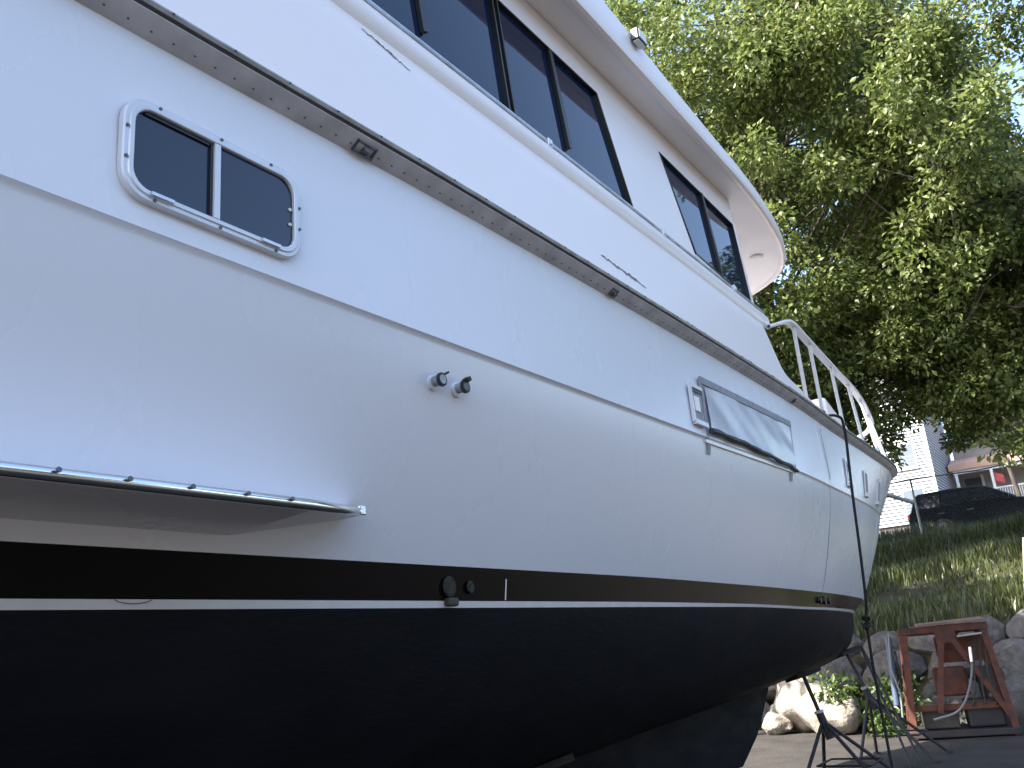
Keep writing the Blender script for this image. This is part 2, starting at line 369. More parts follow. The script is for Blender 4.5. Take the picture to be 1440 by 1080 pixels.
# rounded moulding under the windows and its track
mx_ = [-4, 7.30]
def ledge_rows(prof, mirror=False):
    rr = []
    for o, z in prof:
        r_ = [Vector((x, 2.165 - o + ((L_sheer[0](x) - 2.1) * .8), z)) for x in (-4, -1.5, 0, 1, 3, 5, 7.66)]
        rr.append([mir(p) for p in r_] if mirror else r_)
    return rr
pl = [(.008, 4.245), (.018, 4.262), (.030, 4.290), (.034, 4.322), (.028, 4.352), (.014, 4.376), (-.002, 4.392), (-.06, 4.402), (-.06, 4.3)]
lb = MB(); lb.grid(ledge_rows(pl)); lb.grid(ledge_rows(pl, True))
for mm_ in (False, True):
    e = [r_[-1] for r_ in ledge_rows(pl, mm_)]; lb.add(e, [tuple(range(len(e)))])
yb(lb, 'sill_moulding', GEL2, smooth=True)
tk = MB(); tk.grid(ledge_rows([(-.012, 4.394), (.006, 4.400), (.006, 4.416), (-.04, 4.424)])); yb(tk, 'sill_track', WEATH)
ta = MB(); ta.grid(ledge_rows([(-.036, 4.424), (-.026, 4.426), (-.026, 4.462), (-.06, 4.47)])); yb(ta, 'sill_trim', ALU)
for xx in (3.92, 5.45, 6.83):
    k = MB(); k.box((xx - .022, 2.140, 4.365), (xx + .022, 2.19, 4.418)); k.box((xx - .012, 2.131, 4.375), (xx + .012, 2.141, 4.398)); yb(k, 'track_clip', ALU, bevel=.004)

# deckhouse: wall with real openings, tumblehome
def wy(z): return 2.231 + .065 * (z - 4.456)
ZB, ZT, ZS = 4.482, 5.338, 5.574
WX1 = 7.59
def WP(x, z, o=0.): return Vector((x, wy(z) - o, z))
wins = [((.37, ZB), (2.05, ZB), (2.05, ZT), (.37, ZT), 1.21), ((2.12, ZB), (3.665, ZB), (3.665, ZT), (2.12, ZT), 2.90),
        ((3.705, ZB), (5.175, ZB), (4.935, ZT), (3.705, ZT), 4.305), ((6.28, ZB + .06), (7.50, ZB), (7.52, ZT - .04), (5.945, ZT), 6.795)]
wl = MB(); T = .06
def quad3(a, b_, c, d):
    wl.prism([WP(*a), WP(*b_), WP(*c), WP(*d)], (0, T, 0))
quad3((-4, 4.30), (WX1, 4.30), (WX1, ZB - .001), (-4, ZB - .001)); quad3((-4, ZT + .001), (WX1, ZT + .001), (WX1, ZS), (-4, ZS))
seq = [(-4, -4)]
quad3((-4, ZB), (.37, ZB), (.37, ZT), (-4, ZT)); 
quad3((5.175, ZB), (6.28, ZB), (5.945, ZT), (4.935, ZT))
wl.prism([WP(6.28, ZB), WP(WX1, ZB), WP(7.50, ZB + .001), WP(6.28, ZB + .06)], (0, T, 0))
quad3((7.50, ZB), (WX1, ZB), (WX1, ZT), (7.52, ZT)); wl.prism([WP(5.945, ZT), WP(7.52, ZT - .04), WP(7.52, ZT)], (0, T, 0))
w2 = MB(); w2.add([mir(Vector(p)) for p in wl.v], wl.f); wl.add(w2.v, w2.f)
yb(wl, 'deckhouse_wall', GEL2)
for xa, xc in ((2.051, 2.119), (3.666, 3.704)): yb(MB().prism([WP(xa, ZB, -.012), WP(xc, ZB, -.012), WP(xc, ZT, -.012), WP(xa, ZT, -.012)], (0, .04, 0)), 'window_post', FRAME)
for x, dx in ((WX1 - .01, .05), (-3.98, .05)):          # front wall and aft wall of the house
    fw = MB()
    lo, hi = WP(x, 3.7), WP(x, ZS); fw.prism([lo + Vector((0, .02, 0)), mir(lo) - Vector((0, .02, 0)), mir(hi) - Vector((0, .02, 0)), hi + Vector((0, .02, 0))], (-dx, 0, 0)); yb(fw, 'deckhouse_end_wall', GEL2)
for k in range(3):
    a0, a1 = .06 + k * .31, .34 + k * .31
    def fpt(f, z): a = WP(WX1, z); c = mir(a); return a + (c - a) * f + Vector((.012, 0, 0))
    yb(MB().prism([fpt(a0, 4.60), fpt(a1, 4.60), fpt(a1, 5.33), fpt(a0, 5.33)], (.012, 0, 0)), 'windscreen_pane', GLASS)
for n_, (a, b_, c, d, xb) in enumerate(wins):
    wroot = MB(); P = [a, b_, c, d]
    cen = ((a[0]+b_[0]+c[0]+d[0]) / 4, (a[1]+b_[1]+c[1]+d[1]) / 4)
    def ins(p, w): return (p[0] + (w if p[0] < cen[0] else -w), p[1] + (w if p[1] < cen[1] else -w))
    fr = MB(); out_ = [WP(*p, .006) for p in P]; inn = [WP(*ins(p, .013), .006) for p in P]; bk = [WP(*ins(p, .013), -.03) for p in P]
    obk = [WP(*p, -.03) for p in P]
    fr.add(out_ + inn + bk + obk, [(i, (i+1) % 4, 4+(i+1) % 4, 4+i) for i in range(4)] + [(4+i, 4+(i+1) % 4, 8+(i+1) % 4, 8+i) for i in range(4)] + [(12+i, 12+(i+1) % 4, (i+1) % 4, i) for i in range(4)])
    fro = yb(fr, 'deckhouse_window', FRAME)
    zt_ = ZT - .02
    def lx(z): return d[0] + (a[0] - d[0]) * (d[1] - z) / (d[1] - a[1])
    def rx(z): return c[0] + (b_[0] - c[0]) * (c[1] - z) / (c[1] - b_[1])
    for s in (0, 1):                                    # two panes, split at the bar
        if s == 0: q = [ins(a, .015), (xb + .03, a[1] + .015 if n_ < 3 else a[1]), (xb - .01, ZT - .02), ins(d, .015)]
        else: q = [(xb + .03, b_[1] + .015), ins(b_, .015), ins(c, .015), (xb - .01, ZT - .02)]
        if n_ == 3:
            zm = ZB + .06 + (ZB - ZB - .06) * (xb - 6.28) / 1.22
            q[1 if s == 0 else 0] = (xb + .03, zm + .015); q[2 if s == 0 else 3] = (xb - .01, ZT - .04)
        gl = MB(); gl.prism([WP(*p, -.018 - .004 * s) for p in q], (0, .006, 0)); yb(gl, 'pane', GLASS, fro)
    bar = MB(); zb_ = ZB + (.10 if n_ < 3 else .03)
    bar.prism([WP(xb - .012 + .03, zb_, .010), WP(xb + .030 + .03, zb_ + .02, .010), WP(xb + .018, ZT - .02, .010), WP(xb - .024, ZT - .02, .010)], (0, .025, 0))
    yb(bar, 'mullion', FRAME, fro)

# roof brow
half = [(-4, 2.52), (-1.5, 2.184), (0, 2.069), (1.575, 2.042), (4.515, 2.039), (6.09, 2.053), (7.192, 2.063), (7.875, 2.09), (8.484, 2.142), (8.925, 2.205), (9.24, 2.279), (9.534, 2.384), (9.765, 2.531), (9.975, 2.751), (10.185, 3.098), (10.342, 3.518)]
hx = pchip([p[0] for p in half], [p[1] for p in half])
hpts = [Vector((x, hx(x), 0)) for x in (-4, -1.5, 0, 1.575, 3.15, 4.515, 5.25, 6.09, 6.72, 7.192, 7.56, 7.875, 8.19, 8.484, 8.715, 8.925, 9.093, 9.24, 9.397, 9.534, 9.66, 9.765, 9.881, 9.975, 10.08, 10.185, 10.279, 10.342)]
loop = hpts + [mir(p) for p in hpts][::-1]; nl = len(loop)
def ztop(x): return 5.763 + .13 * min(1, max(0, (6.6 - x) / 2.3)) - .07 * min(1, max(0, (x - 6.8) / 2.6))
def inset(d, zf):
    out = []
    for i, p in enumerate(loop):
        t = (loop[(i+1) % nl] - loop[i-1]); nrm = Vector((-t.y, t.x, 0)).normalized()
        q = p + nrm * d; out.append(Vector((q.x, q.y, zf(p.x))))
    return out
rings = [inset(.075, lambda x: 5.582), inset(.06, lambda x: 5.567), inset(.03, lambda x: 5.561), inset(.008, lambda x: 5.573), inset(0, lambda x: 5.595)]
sof = MB(); so_ = inset(.07, lambda x: 5.582); sof.add(so_, [tuple(range(nl))]); roofo = None
rf = MB(); upper = [inset(0, lambda x: 5.595), inset(.0, lambda x: ztop(x) - .04), inset(.012, lambda x: ztop(x) - .012), inset(.05, ztop)]
allr = rings[:-1] + upper
vs = [p for r_ in allr for p in r_]
rf.add(vs, [(i*nl+j, i*nl+(j+1) % nl, (i+1)*nl+(j+1) % nl, (i+1)*nl+j) for i in range(len(allr)-1) for j in range(nl)] + [tuple((len(allr)-1)*nl + j for j in range(nl))])
roof = yb(rf, 'roof_brow', GEL2, smooth=True)
yb(sof, 'soffit', SOF, roof)
sl_ = MB(); 
for r0, r1, z0, z1 in ((.075, .075, 5.582, 5.570), (.075, .055, 5.570, 5.561), (.055, .0, 5.561, 5.555)):
    n = 20; sl_.add([(9.05 + r*math.cos(a*2*math.pi/n), 2.55 + r*math.sin(a*2*math.pi/n), z) for r, z in ((r0, z0), (r1, z1)) for a in range(n)], [(j, (j+1) % n, n+(j+1) % n, n+j) for j in range(n)])
yb(sl_, 'soffit_light', LAMPW, roof, smooth=True)
fl = MB(); fl.box((5.08, 1.975, 5.735), (5.22, 2.035, 5.83)); fo = yb(fl, 'floodlight', FRAME, roof, bevel=.006)
yb(MB().box((5.092, 1.969, 5.747), (5.208, 1.974, 5.818)).box((5.092, 1.982, 5.728), (5.208, 2.026, 5.734)), 'floodlight_lens', LAMPW, roof)

# hull-side sliding window
def rrect(x0, x1, z0, z1, r, n=7, sh=0.):
    o = []
    for cx, cz, a0 in ((x1 - r, z1 - r, 0), (x0 + r, z1 - r, 90), (x0 + r, z0 + r, 180), (x1 - r, z0 + r, 270)):
        for k in range(n): a = R(a0 + 90 * k / (n - 1)); o.append((cx + r * math.cos(a), cz + r * math.sin(a)))
    return o
wx0, wx1, wz0, wz1 = 1.262, 1.935, 1.6 + 1.335, 1.6 + 1.668
def HYF(x, z): return 2.074
def ring_mesh(loops):                                    # loops: list of (outline, out)
    b_ = MB(); n = len(loops[0][0]); vs = [Vector((x, HYF(x, z) - o, z)) for l_, o in loops for x, z in l_]
    b_.add(vs, [(i*n+j, i*n+(j+1) % n, (i+1)*n+(j+1) % n, (i+1)*n+j) for i in range(len(loops)-1) for j in range(n)]); return b_
def rr2(d, r): return rrect(wx0 + d, wx1 - d, wz0 + d, wz1 - d, r)
win = yb(ring_mesh([(rr2(0, .085), -.01), (rr2(0, .085), .010), (rr2(.005, .08), .014), (rr2(.017, .070), .014), (rr2(.020, .068), .019), (rr2(.032, .060), .019), (rr2(.035, .058), .016), (rr2(.035, .058), -.0)]), 'sliding_window', ALUW, smooth=True)
gl = MB(); o_ = rrect(wx0 + .045, (wx0 + wx1) / 2 + .02, wz0 + .045, wz1 - .045, .05); o2 = rr2(.034, .058)
pan = MB(); pan.add([Vector((x, HYF(x, z) - .001, z)) for x, z in o2], [tuple(range(len(o2)))]); yb(pan, 'pane', GLASSB, win)
pan2 = MB(); xm = 1.578
hl = [(x, z) for x, z in o2 if x > xm + .02]; hl = [(xm + .01, wz0 + .036)] + [p for p in sorted([q for q in hl if q[1] < (wz0+wz1)/2], key=lambda q: q[0])] + [p for p in sorted([q for q in hl if q[1] >= (wz0+wz1)/2], key=lambda q: -q[0])] + [(xm + .01, wz1 - .036)]
pan2.add([Vector((x, HYF(x, z) - .006, z)) for x, z in hl], [tuple(range(len(hl)))]); yb(pan2, 'pane', GLASSB, win)
yb(MB().box((xm - .006, 2.056, wz0 + .036), (xm + .016, 2.073, wz1 - .036)), 'mullion', ALUW, win)
yb(MB().box((xm - .016, 2.064, wz0 + .04), (xm - .0062, 2.073, wz1 - .04)), 'mullion_gasket', FRAME, win)
yb(MB().box((wx0 + .07, 2.066, wz1 - .048), (xm - .02, 2.0725, wz1 - .036)), 'glass_gasket', FRAME, win)
for a_ in (.20, .80):
    xx = wx0 + (wx1 - wx0) * a_; yb(MB().box((xx - .045, 2.046, wz0 + .020), (xx + .03, 2.053, wz0 + .030)), 'weep_cover', ALU, win)
for xx, zz in ((.17, wz1-.011), (.50, wz1-.011), (.80, wz1-.011), (.16, wz0+.011), (.50, wz0+.011), (.83, wz0+.011)):
    px = wx0 + (wx1-wx0)*xx; yb(MB().tube([(px, 2.064, zz), (px, 2.056, zz)], .0055, 8), 'screw', SCREW, win)
for px, zz in ((wx0+.011, .35), (wx0+.011, .65), (wx1-.011, .38), (wx1-.011, .62)):
    z_ = wz0 + (wz1-wz0)*zz; yb(MB().tube([(px, 2.064, z_), (px, 2.056, z_)], .0055, 8), 'screw', SCREW, win)
for zz in (.40, .57): yb(MB().tube([(wx1-.048, 2.068, wz0+(wz1-wz0)*zz), (wx1-.048, 2.062, wz0+(wz1-wz0)*zz)], .006, 8), 'lock_stud', LAMPW, win)

# spray guard on the near side, with its steel edge
def gy(x): return 2.1 + (L_sheer[0](x) - 2.1)
sp = MB(); sec = []
for x, p_, zo in ((-3.5, .13, .49), (0.5, .13, .49), (1.87, .13, .492), (2.38, -.165, .562)):
    y = gy(x); zb = .459 if p_ > .01 else .545
    xb_ = x if p_ > .01 else x
    sec.append([Vector((x if x < 1.8 else x + .02 * (p_ > .01), hull_y(max(x, .5), EYE + zb) + gy(x) - gy(max(x, .5)) + .01, EYE + zb)), Vector((x, y - p_, EYE + zo - .018)), Vector((x, y - p_, EYE + zo + .016)), Vector((x, y + .22, EYE + zo + .03))])
sp.grid(sec); yb(sp, 'spray_guard', GEL)
ed = MB()
for o, r_ in ((.0, .017),):
    ed.tube([s_[1] + Vector((0, -.004, .017)) for s_ in sec], r_, 10)
sguard = yb(ed, 'steel_edge', CHROME, smooth=True)
for x in (.72, .90, 1.08, 1.26, 1.44, 1.62, 1.78): yb(MB().tube([(x, 2.1 - .149, EYE + .497), (x, 2.1 - .1535, EYE + .498)], .007, 8), 'screw', SCREW)
yb(MB().box((2.365, 2.240, EYE + .546), (2.40, 2.275, EYE + .580)), 'edge_cap', CHROME, bevel=.004)

# two deck-drain fittings with caps
for n_, (xx, zz) in enumerate(((2.70, EYE + 1.094), (2.855, EYE + 1.096))):
    c = hp(xx, zz); y0 = c.y
    f = MB(); f.tube([(xx, y0 + .004, zz), (xx, y0 - .008, zz), (xx, y0 - .012, zz)], [.036, .036, .030], 18)
    fo = yb(f, 'drain_pipe', ALUW, smooth=True)
    yb(MB().tube([(xx, y0 - .012, zz), (xx, y0 - .045, zz)], .022, 16), 'pipe_neck', GALV, fo, smooth=True)
    yb(MB().tube([(xx, y0 - .045, zz), (xx, y0 - .055, zz), (xx, y0 - .056, zz), (xx, y0 - .050, zz)], [.029, .029, .024, .023], 18), 'pipe_cap', STEEL, fo, smooth=True)
    yb(MB().tube([(xx, y0 - .0505, zz), (xx, y0 - .058, zz)], .020, 16), 'cap_face', GALV if n_ == 0 else SCREW, fo)
    if n_ == 0: yb(MB().bar((xx + .012, y0 - .05, zz + .022), (xx + .044, y0 - .05, zz + .040), .014, .008), 'cap_tab', STEEL, fo)
    else: yb(MB().bar((xx - .004, y0 - .058, zz + .022), (xx + .016, y0 - .058, zz + .036), .03, .018), 'cap_tab', STEEL, fo)
# exhaust outlets on the boot band
for xx, rr in ((3.07, .047), (3.22, .029)):
    zz = EYE + .318; c = hp(xx, zz); y0 = c.y
    o = yb(MB().tube([(xx, y0 + .01, zz), (xx, y0 - .012, zz), (xx, y0 - .013, zz), (xx, y0 - .003, zz)], [rr, rr * .95, rr * .74, rr * .70], 20, cap=False), 'exhaust_outlet', BLACK, smooth=True)
    yb(MB().tube([(xx, y0 - .001, zz), (xx, y0 - .003, zz)], rr * .71, 16), 'outlet_bore', RUBBER, o)
yb(MB().box((3.05, 2.39, EYE + .236), (3.12, 2.425, EYE + .272)), 'outlet_drip_lip', RUBBER, bevel=.01)
yb(MB().prism([hp(3.50, EYE + .265, .002), hp(3.507, EYE + .265, .002), hp(3.507, EYE + .36, .002), hp(3.50, EYE + .36, .002)], (0, -.002, 0)), 'scratch', STRIPE)
for j, xx in enumerate((8.9, 9.1, 9.32)):
    zz = EYE + .295; c = hp(xx, zz, .004); yb(MB().tube([c, hp(xx, zz, .03)], (.03, .04, .03)[j], 10), 'outlet', FRAME)
# chipped spot on the white stripe
ch = []
for k in range(9): t = k / 8; ch.append(Vector((1.53 + .12 * t, 2.418, EYE + .2585 - .011 * math.sin(math.pi * t) ** .6)))
yb(MB().tube(ch, .0014, 5), 'paint_chip_edge', mat('chip', (.16, .10, .16), .8))

# scuffs on the cabin side
def scuff(x0, z0, x1, z1, w, n=26, seed=1):
    r_ = random.Random(seed); a = []; c = []
    for k in range(n):
        t = k / (n - 1); x = x0 + (x1 - x0) * t; z = z0 + (z1 - z0) * t + r_.uniform(-.006, .006); h = w * (math.sin(math.pi * min(1, t * 1.02)) ** .5) * r_.uniform(.25, 1) + .0015
        y = cs_y(z) - .0025; a.append(Vector((x, y, z + h))); c.append(Vector((x, y, z - h * .6)))
    return MB().grid([a, c])
yb(scuff(2.37, 4.215, 2.68, 4.165, .008, seed=3), 'scuff', SCUFF)
yb(scuff(4.23, 3.765, 4.80, 3.735, .014, seed=5), 'scuff', SCUFF)
gr = MB(); rr_ = random.Random(4)
for k in range(70):
    x = rr_.uniform(5.3, 7.9); y = L_sheer[0](x) - .05; z = L_sheer[1](x) + EYE + .076; l_ = rr_.uniform(.02, .07)
    gr.box((x, y - .015, z - .004), (x + l_, y + .02, z + rr_.uniform(.006, .022)))
yb(gr, 'peeling_sealant', DIRT, kind='stuff')

# vinyl-covered opening and the vent beside it
vx0, vx1 = 5.50, 7.50
def vz_(x, t): return EYE + (1.285 + .425 * t) + (.03 * (x - vx0) / 2)
cv = MB(); rows_ = []
for j in range(15):
    t = j / 14; r_ = []
    for i in range(50):
        s = i / 49; x = vx0 + .07 + (vx1 - vx0 - .11) * s
        z = vz_(x, .08 + .80 * t)
        fold = .005 * math.sin(6 * s + 4 * t * (1 + s)) * (1 - t * .7) + .004 * math.sin(14 * s + 7 * t - 2 * t * t) * math.exp(-((s - .25) / .3) ** 2) + .0012 * math.sin(31 * s + 11 * t)
        r_.append(hp(x, z, .016 + fold))
    rows_.append(r_)
cv.grid(rows_); cover = yb(cv, 'vinyl_window_cover', VINYL, smooth='all')
def strip(pts, w, m_, name, parent, th=.012, base=.004):
    b_ = MB(); 
    for (xa, za), (xb, zb_) in zip(pts, pts[1:]):
        d = Vector((xb - xa, 0, zb_ - za)); n_ = Vector((-d.z, 0, d.x)).normalized() * w / 2
        q = [(xa - n_.x, za - n_.z), (xb - n_.x, zb_ - n_.z), (xb + n_.x, zb_ + n_.z), (xa + n_.x, za + n_.z)]
        b_.add([hp(x, z, base) for x, z in q] + [hp(x, z, base + th) for x, z in q], [(0,3,2,1),(4,5,6,7),(0,1,5,4),(1,2,6,5),(2,3,7,6),(3,0,4,7)])
    return yb(b_, name, m_, parent)
xsn = [vx0 + (vx1 - vx0) * k / 8 for k in range(9)]
strip([(x, vz_(x, .94)) for x in xsn], .05, VTRIM, 'top_hem', cover, .018)
strip([(vx0 + .035, vz_(vx0, .0)), (vx0 + .02, vz_(vx0, .98))], .045, VTRIM, 'side_hem', cover, .016)
strip([(vx1 - .02, vz_(vx1, .0)), (vx1 - .02, vz_(vx1, .97))], .022, VTRIM, 'side_hem', cover, .016)
rl = []; rad = []
for k in range(40):
    s = k / 39; x = vx0 + .05 + (vx1 - vx0 - .05) * s; z = vz_(x, .12 - .10 * s + .025 * math.sin(5 * s)) + .004 * math.sin(23 * s); rl.append(hp(x, z, .026)); rad.append(.020 * (1 - .35 * s) * (1 + .2 * math.sin(37 * s) * math.sin(11 * s)))
yb(MB().tube(rl, rad, 9), 'rolled_skirt', VROLL, cover, smooth=True)
strip([(x, vz_(x, -.035)) for x in xsn], .020, ALUW, 'bottom_track', cover, .012)
for xx in (vx0 + .07, vx1 - .12): strip([(xx, vz_(xx, -.22)), (xx, vz_(xx, -.06))], .055, VTRIM, 'strap', cover, .008)
vb0, vb1, vc0, vc1 = 5.30, 5.49, EYE + 1.36, EYE + 1.61
vent = strip([(vb0, vc1), (vb1, vc1)], .025, ALUW, 'hull_vent', None, .02)
strip([(vb0, vc0), (vb1, vc0)], .03, ALUW, 'vent_bottom_rail', vent, .03); strip([(vb0, vc0), (vb0, vc1)], .022, ALUW, 'vent_side_rail', vent, .02)
strip([(vb0 + .012, (vc0+vc1)/2), (vb1, (vc0+vc1)/2)], .22, VTRIM, 'vent_panel', vent, .006); strip([(vb0 + .05, (vc0+vc1)/2 + .01), (vb0 + .13, (vc0+vc1)/2 + .01)], .10, GEL2, 'vent_plate', vent, .013)
strip([(vb0 + .01, vc1 - .025), (vb1, vc1 - .025)], .02, FRAME, 'vent_gasket', vent, .012)
# small ports near the bow
for j, (xx, zc, w) in enumerate(((9.75, EYE + 1.60, .20), (10.75, EYE + 1.60, .17), (11.75, EYE + 1.62, .15))):
    pt = strip([(xx - w/2, zc), (xx + w/2, zc)], .27, ALUW, 'bow_port', None, .012)
    strip([(xx - w/2 + .03, zc), (xx + w/2 - .03, zc)], .21, GLASSB if j == 0 else VTRIM, 'port_pane', pt, .016)
    strip([(xx - w/2 - .01, zc - .15), (xx + w/2 + .01, zc - .15)], .03, ALUW, 'port_ledge', pt, .03)
# taped seam down the hull
sm = []
for k in range(14):
    z = EYE + .38 + (1.88 - .38) * k / 13; sm.append((9.10 - .40 * k / 13 + .012 * math.sin(k * .8), z))
strip(sm, .018, mat('seam', (.42, .42, .45), .6), 'hull_seam', None, .003, .001)

# bow rail: flat cap rail, stanchions both sides
rail = [(7.60, 2.165, 4.25), (8.05, 2.07, 4.39), (8.35, 2.09, 4.40), (9.2, 2.14, 4.39), (10, 2.19, 4.39), (11, 2.255, 4.405), (12, 2.36, 4.425), (12.8, 2.47, 4.425), (13.4, 2.57, 4.41), (13.75, 2.72, 4.38), (13.95, 2.95, 4.36), (14.05, yc(14.05), 4.36)]
fxr = pchip(list(range(len(rail))), [p[0] for p in rail]); fyr = pchip(list(range(len(rail))), [p[1] for p in rail]); fzr = pchip(list(range(len(rail))), [p[2] for p in rail])
RP = [Vector((fxr(k / 5), fyr(k / 5), fzr(k / 5))) for k in range(5 * (len(rail) - 1) + 1)]
def rail_mesh(pts):
    b_ = MB(); rr = [[] for _ in range(8)]; n = len(pts)
    prof = [(-.034, -.012), (.034, -.012), (.040, -.004), (.040, .010), (.030, .020), (-.030, .020), (-.040, .010), (-.040, -.004)]
    for i, p in enumerate(pts):
        t = pts[min(i+1, n-1)] - pts[max(i-1, 0)]; nr = Vector((t.y, -t.x, 0)).normalized()
        for q, (o, dz) in enumerate(prof): rr[q].append(p + nr * o + Vector((0, 0, dz)))
    b_.grid(rr + [rr[0]]); return b_
br = rail_mesh(RP); br.grid([]) if False else None
b2_ = rail_mesh([mir(p) for p in RP]); br.add(b2_.v, b2_.f)
bow_rail = yb(br, 'bow_rail', RAILW, smooth=True)
def rail_at(x):
    return min(RP, key=lambda p: abs(p.x - x))
for xb_, xt in ((8.42, 8.15), (9.05, 8.80), (10.0, 9.75), (11.0, 10.75), (12.0, 11.8), (12.9, 12.75), (13.6, 13.45)):
    top = rail_at(xt) - Vector((0, 0, .012)); bot = Vector((xb_, L_sheer[0](xb_) + .0, L_sheer[1](xb_) + EYE + .085))
    for f in (lambda p: p, mir):
        st = yb(MB().tube([f(bot), f(top)], .019, 10), 'stanchion', RAILW, bow_rail, smooth=True)
        yb(MB().tube([f(bot), f(bot + Vector((0, 0, .02)))], .036, 10), 'stanchion_base', ALU, bow_rail)
# foredeck locker with a framed hatch, standing inside the rail
lk = MB(); z0 = L_sheer[1](11.5) + EYE + .10
lk.prism([(11.2, 2.62, z0), (13.2, 2.86, z0), (13.2, 3.9, z0), (11.2, 4.3, z0)], (0, 0, .74))
locker = yb(lk, 'deck_locker', GEL2, bevel=.04)
yb(MB().box((11.165, 2.72, z0 + .10), (11.195, 3.20, z0 + .52)), 'hatch_frame', RAILW, locker)
yb(MB().box((11.155, 2.76, z0 + .33), (11.166, 3.16, z0 + .49)), 'hatch_pane', GLASS, locker); yb(MB().box((11.155, 2.76, z0 + .13), (11.166, 3.16, z0 + .29)), 'hatch_pane', GLASS, locker)
# anchor stowed at the bow
an = MB(); an.tube([(13.35, 2.72, EYE + 1.86), (13.75, 2.50, EYE + 1.76), (14.1, 2.36, EYE + 1.70)], [.035, .032, .03], 10)
an.bar((13.35, 2.73, EYE + 1.78), (13.7, 2.56, EYE + 1.80), .10, .02); yb(an, 'anchor', GALV, smooth=True)

# black line hanging from the bow rail
rp = [(9.05, 2.20, EYE + 2.07), (9.12, 2.10, EYE + 2.085), (9.2, 2.03, EYE + 2.04), (9.24, 2.035, EYE + 1.90), (9.27, 2.08, EYE + 1.4), (9.32, 2.13, EYE + .8), (9.40, 2.19, EYE + .25), (9.46, 2.235, EYE + .06), (9.55, 2.28, EYE - .5), (9.62, 2.30, .02)]
fr_ = [pchip(list(range(len(rp))), [p[k] for p in rp]) for k in range(3)]
rope = MB(); pts = [Vector((fr_[0](k/6), fr_[1](k/6), fr_[2](k/6))) for k in range(6 * (len(rp) - 1) + 1)]
rope.tube(pts, .014, 8)
knot = [Vector((9.46 + .03 * math.cos(a), 2.235 + .03 * math.sin(a), EYE + .06 + .05 * math.sin(a * .5))) for a in np.linspace(0, 12, 30)]; rope.tube(knot, .014, 7)
coil = [Vector((8.98 + .07 * math.cos(a), 2.17 + .03 * math.sin(a), EYE + 2.08 + .008 * a * .3)) for a in np.linspace(0, 16, 50)]; rope.tube(coil, .013, 7)
tag(rope.build('mooring_line', ROPE, smooth=True), 'black mooring line hanging down the yacht bow from the rail', 'rope')

# ------------------------------------------------------------------ what the yacht stands on
def hull_low(x, f):                                     # point on the near bottom, f = 0 at stripe .. 1 at keel
    t = min(range(NU), key=lambda i: abs(rk[i].x - x)); ch_ = [rsb[t], b1[t], b2[t], b3[t], rk[t]]; k = min(int(f * 4), 3); return ch_[k] + (ch_[k+1] - ch_[k]) * (f * 4 - k)
def stand(name, top, lean, label, group=None, spread=.62):
    base = empty(name, (top.x + lean.x, top.y + lean.y, 0), label, 'boat stand', group); B = Vector(base.location)
    hub = Vector((top.x + lean.x * .35, top.y + lean.y * .35, top.z * .62)); d = (top - hub).normalized()
    def pb(b_, n_, m_, **k): b_.v = [tuple(Vector(p) - B) for p in b_.v]; return b_.build(n_, m_, base, **k)
    pb(MB().tube([hub - d * .25, hub + d * .02], .045, 10), 'sleeve', STEEL, smooth=True)
    pb(MB().tube([hub, top - d * .05], .022, 10), 'screw_shaft', STEEL, smooth=True)
    pb(MB().tube([hub + d * .02, hub + d * .05], .05, 6), 'jack_nut', GALV)
    pad = MB(); u = d.orthogonal().normalized(); w = d.cross(u); pad.prism([top - d * .055 + u * a + w * c for a, c in ((-.15,-.15),(.15,-.15),(.15,.15),(-.15,.15))], d * .045); pb(pad, 'pad', TIMBER)
    for k in range(4):
        a = math.pi / 4 + k * math.pi / 2; ft = Vector((B.x + spread * math.cos(a), B.y + spread * math.sin(a), .02))
        pb(MB().tube([hub - d * .06, ft], .02, 8), 'leg', STEEL, smooth=True); pb(MB().tube([ft - Vector((0, 0, .02)), ft + Vector((0, 0, .01))], .05, 8), 'foot', STEEL)
    for k in range(4):
        a0, a1 = math.pi / 4 + k * math.pi / 2, math.pi / 4 + (k + 1) * math.pi / 2; q = lambda a: B + Vector((spread * .62 * math.cos(a), spread * .62 * math.sin(a), hub.z * .36))
        pb(MB().tube([q(a0), q(a1)], .011, 6), 'brace', STEEL)
    return base
tp = hull_low(12.4, .55); stand('boat_stand', tp, Vector((.15, -.45, 0)), 'steel boat stand with splayed legs under the yacht forefoot')
tp = hull_low(10.2, .62); stand('boat_stand', tp, Vector((.0, -.35, 0)), 'steel boat stand beside the timber keel blocks nearest the bow')
tp = hull_low(5.0, .62); stand('boat_stand', tp, Vector((0, -.35, 0)), 'steel boat stand under the yacht below the exhaust outlets')
tp = hull_low(-1.0, .62); stand('boat_stand', tp, Vector((0, -.35, 0)), 'steel boat stand under the yacht stern')
for x, w_ in ((8.5, 'foredeck'), (4.0, 'deckhouse'), (0.0, 'after cabin'), (-3.2, 'stern')):   # far side
    p = mir(hull_low(x, .62)); stand('boat_stand', p, Vector((0, .4, 0)), 'steel boat stand on the far side of the yacht below the ' + w_, 'far side boat stands')
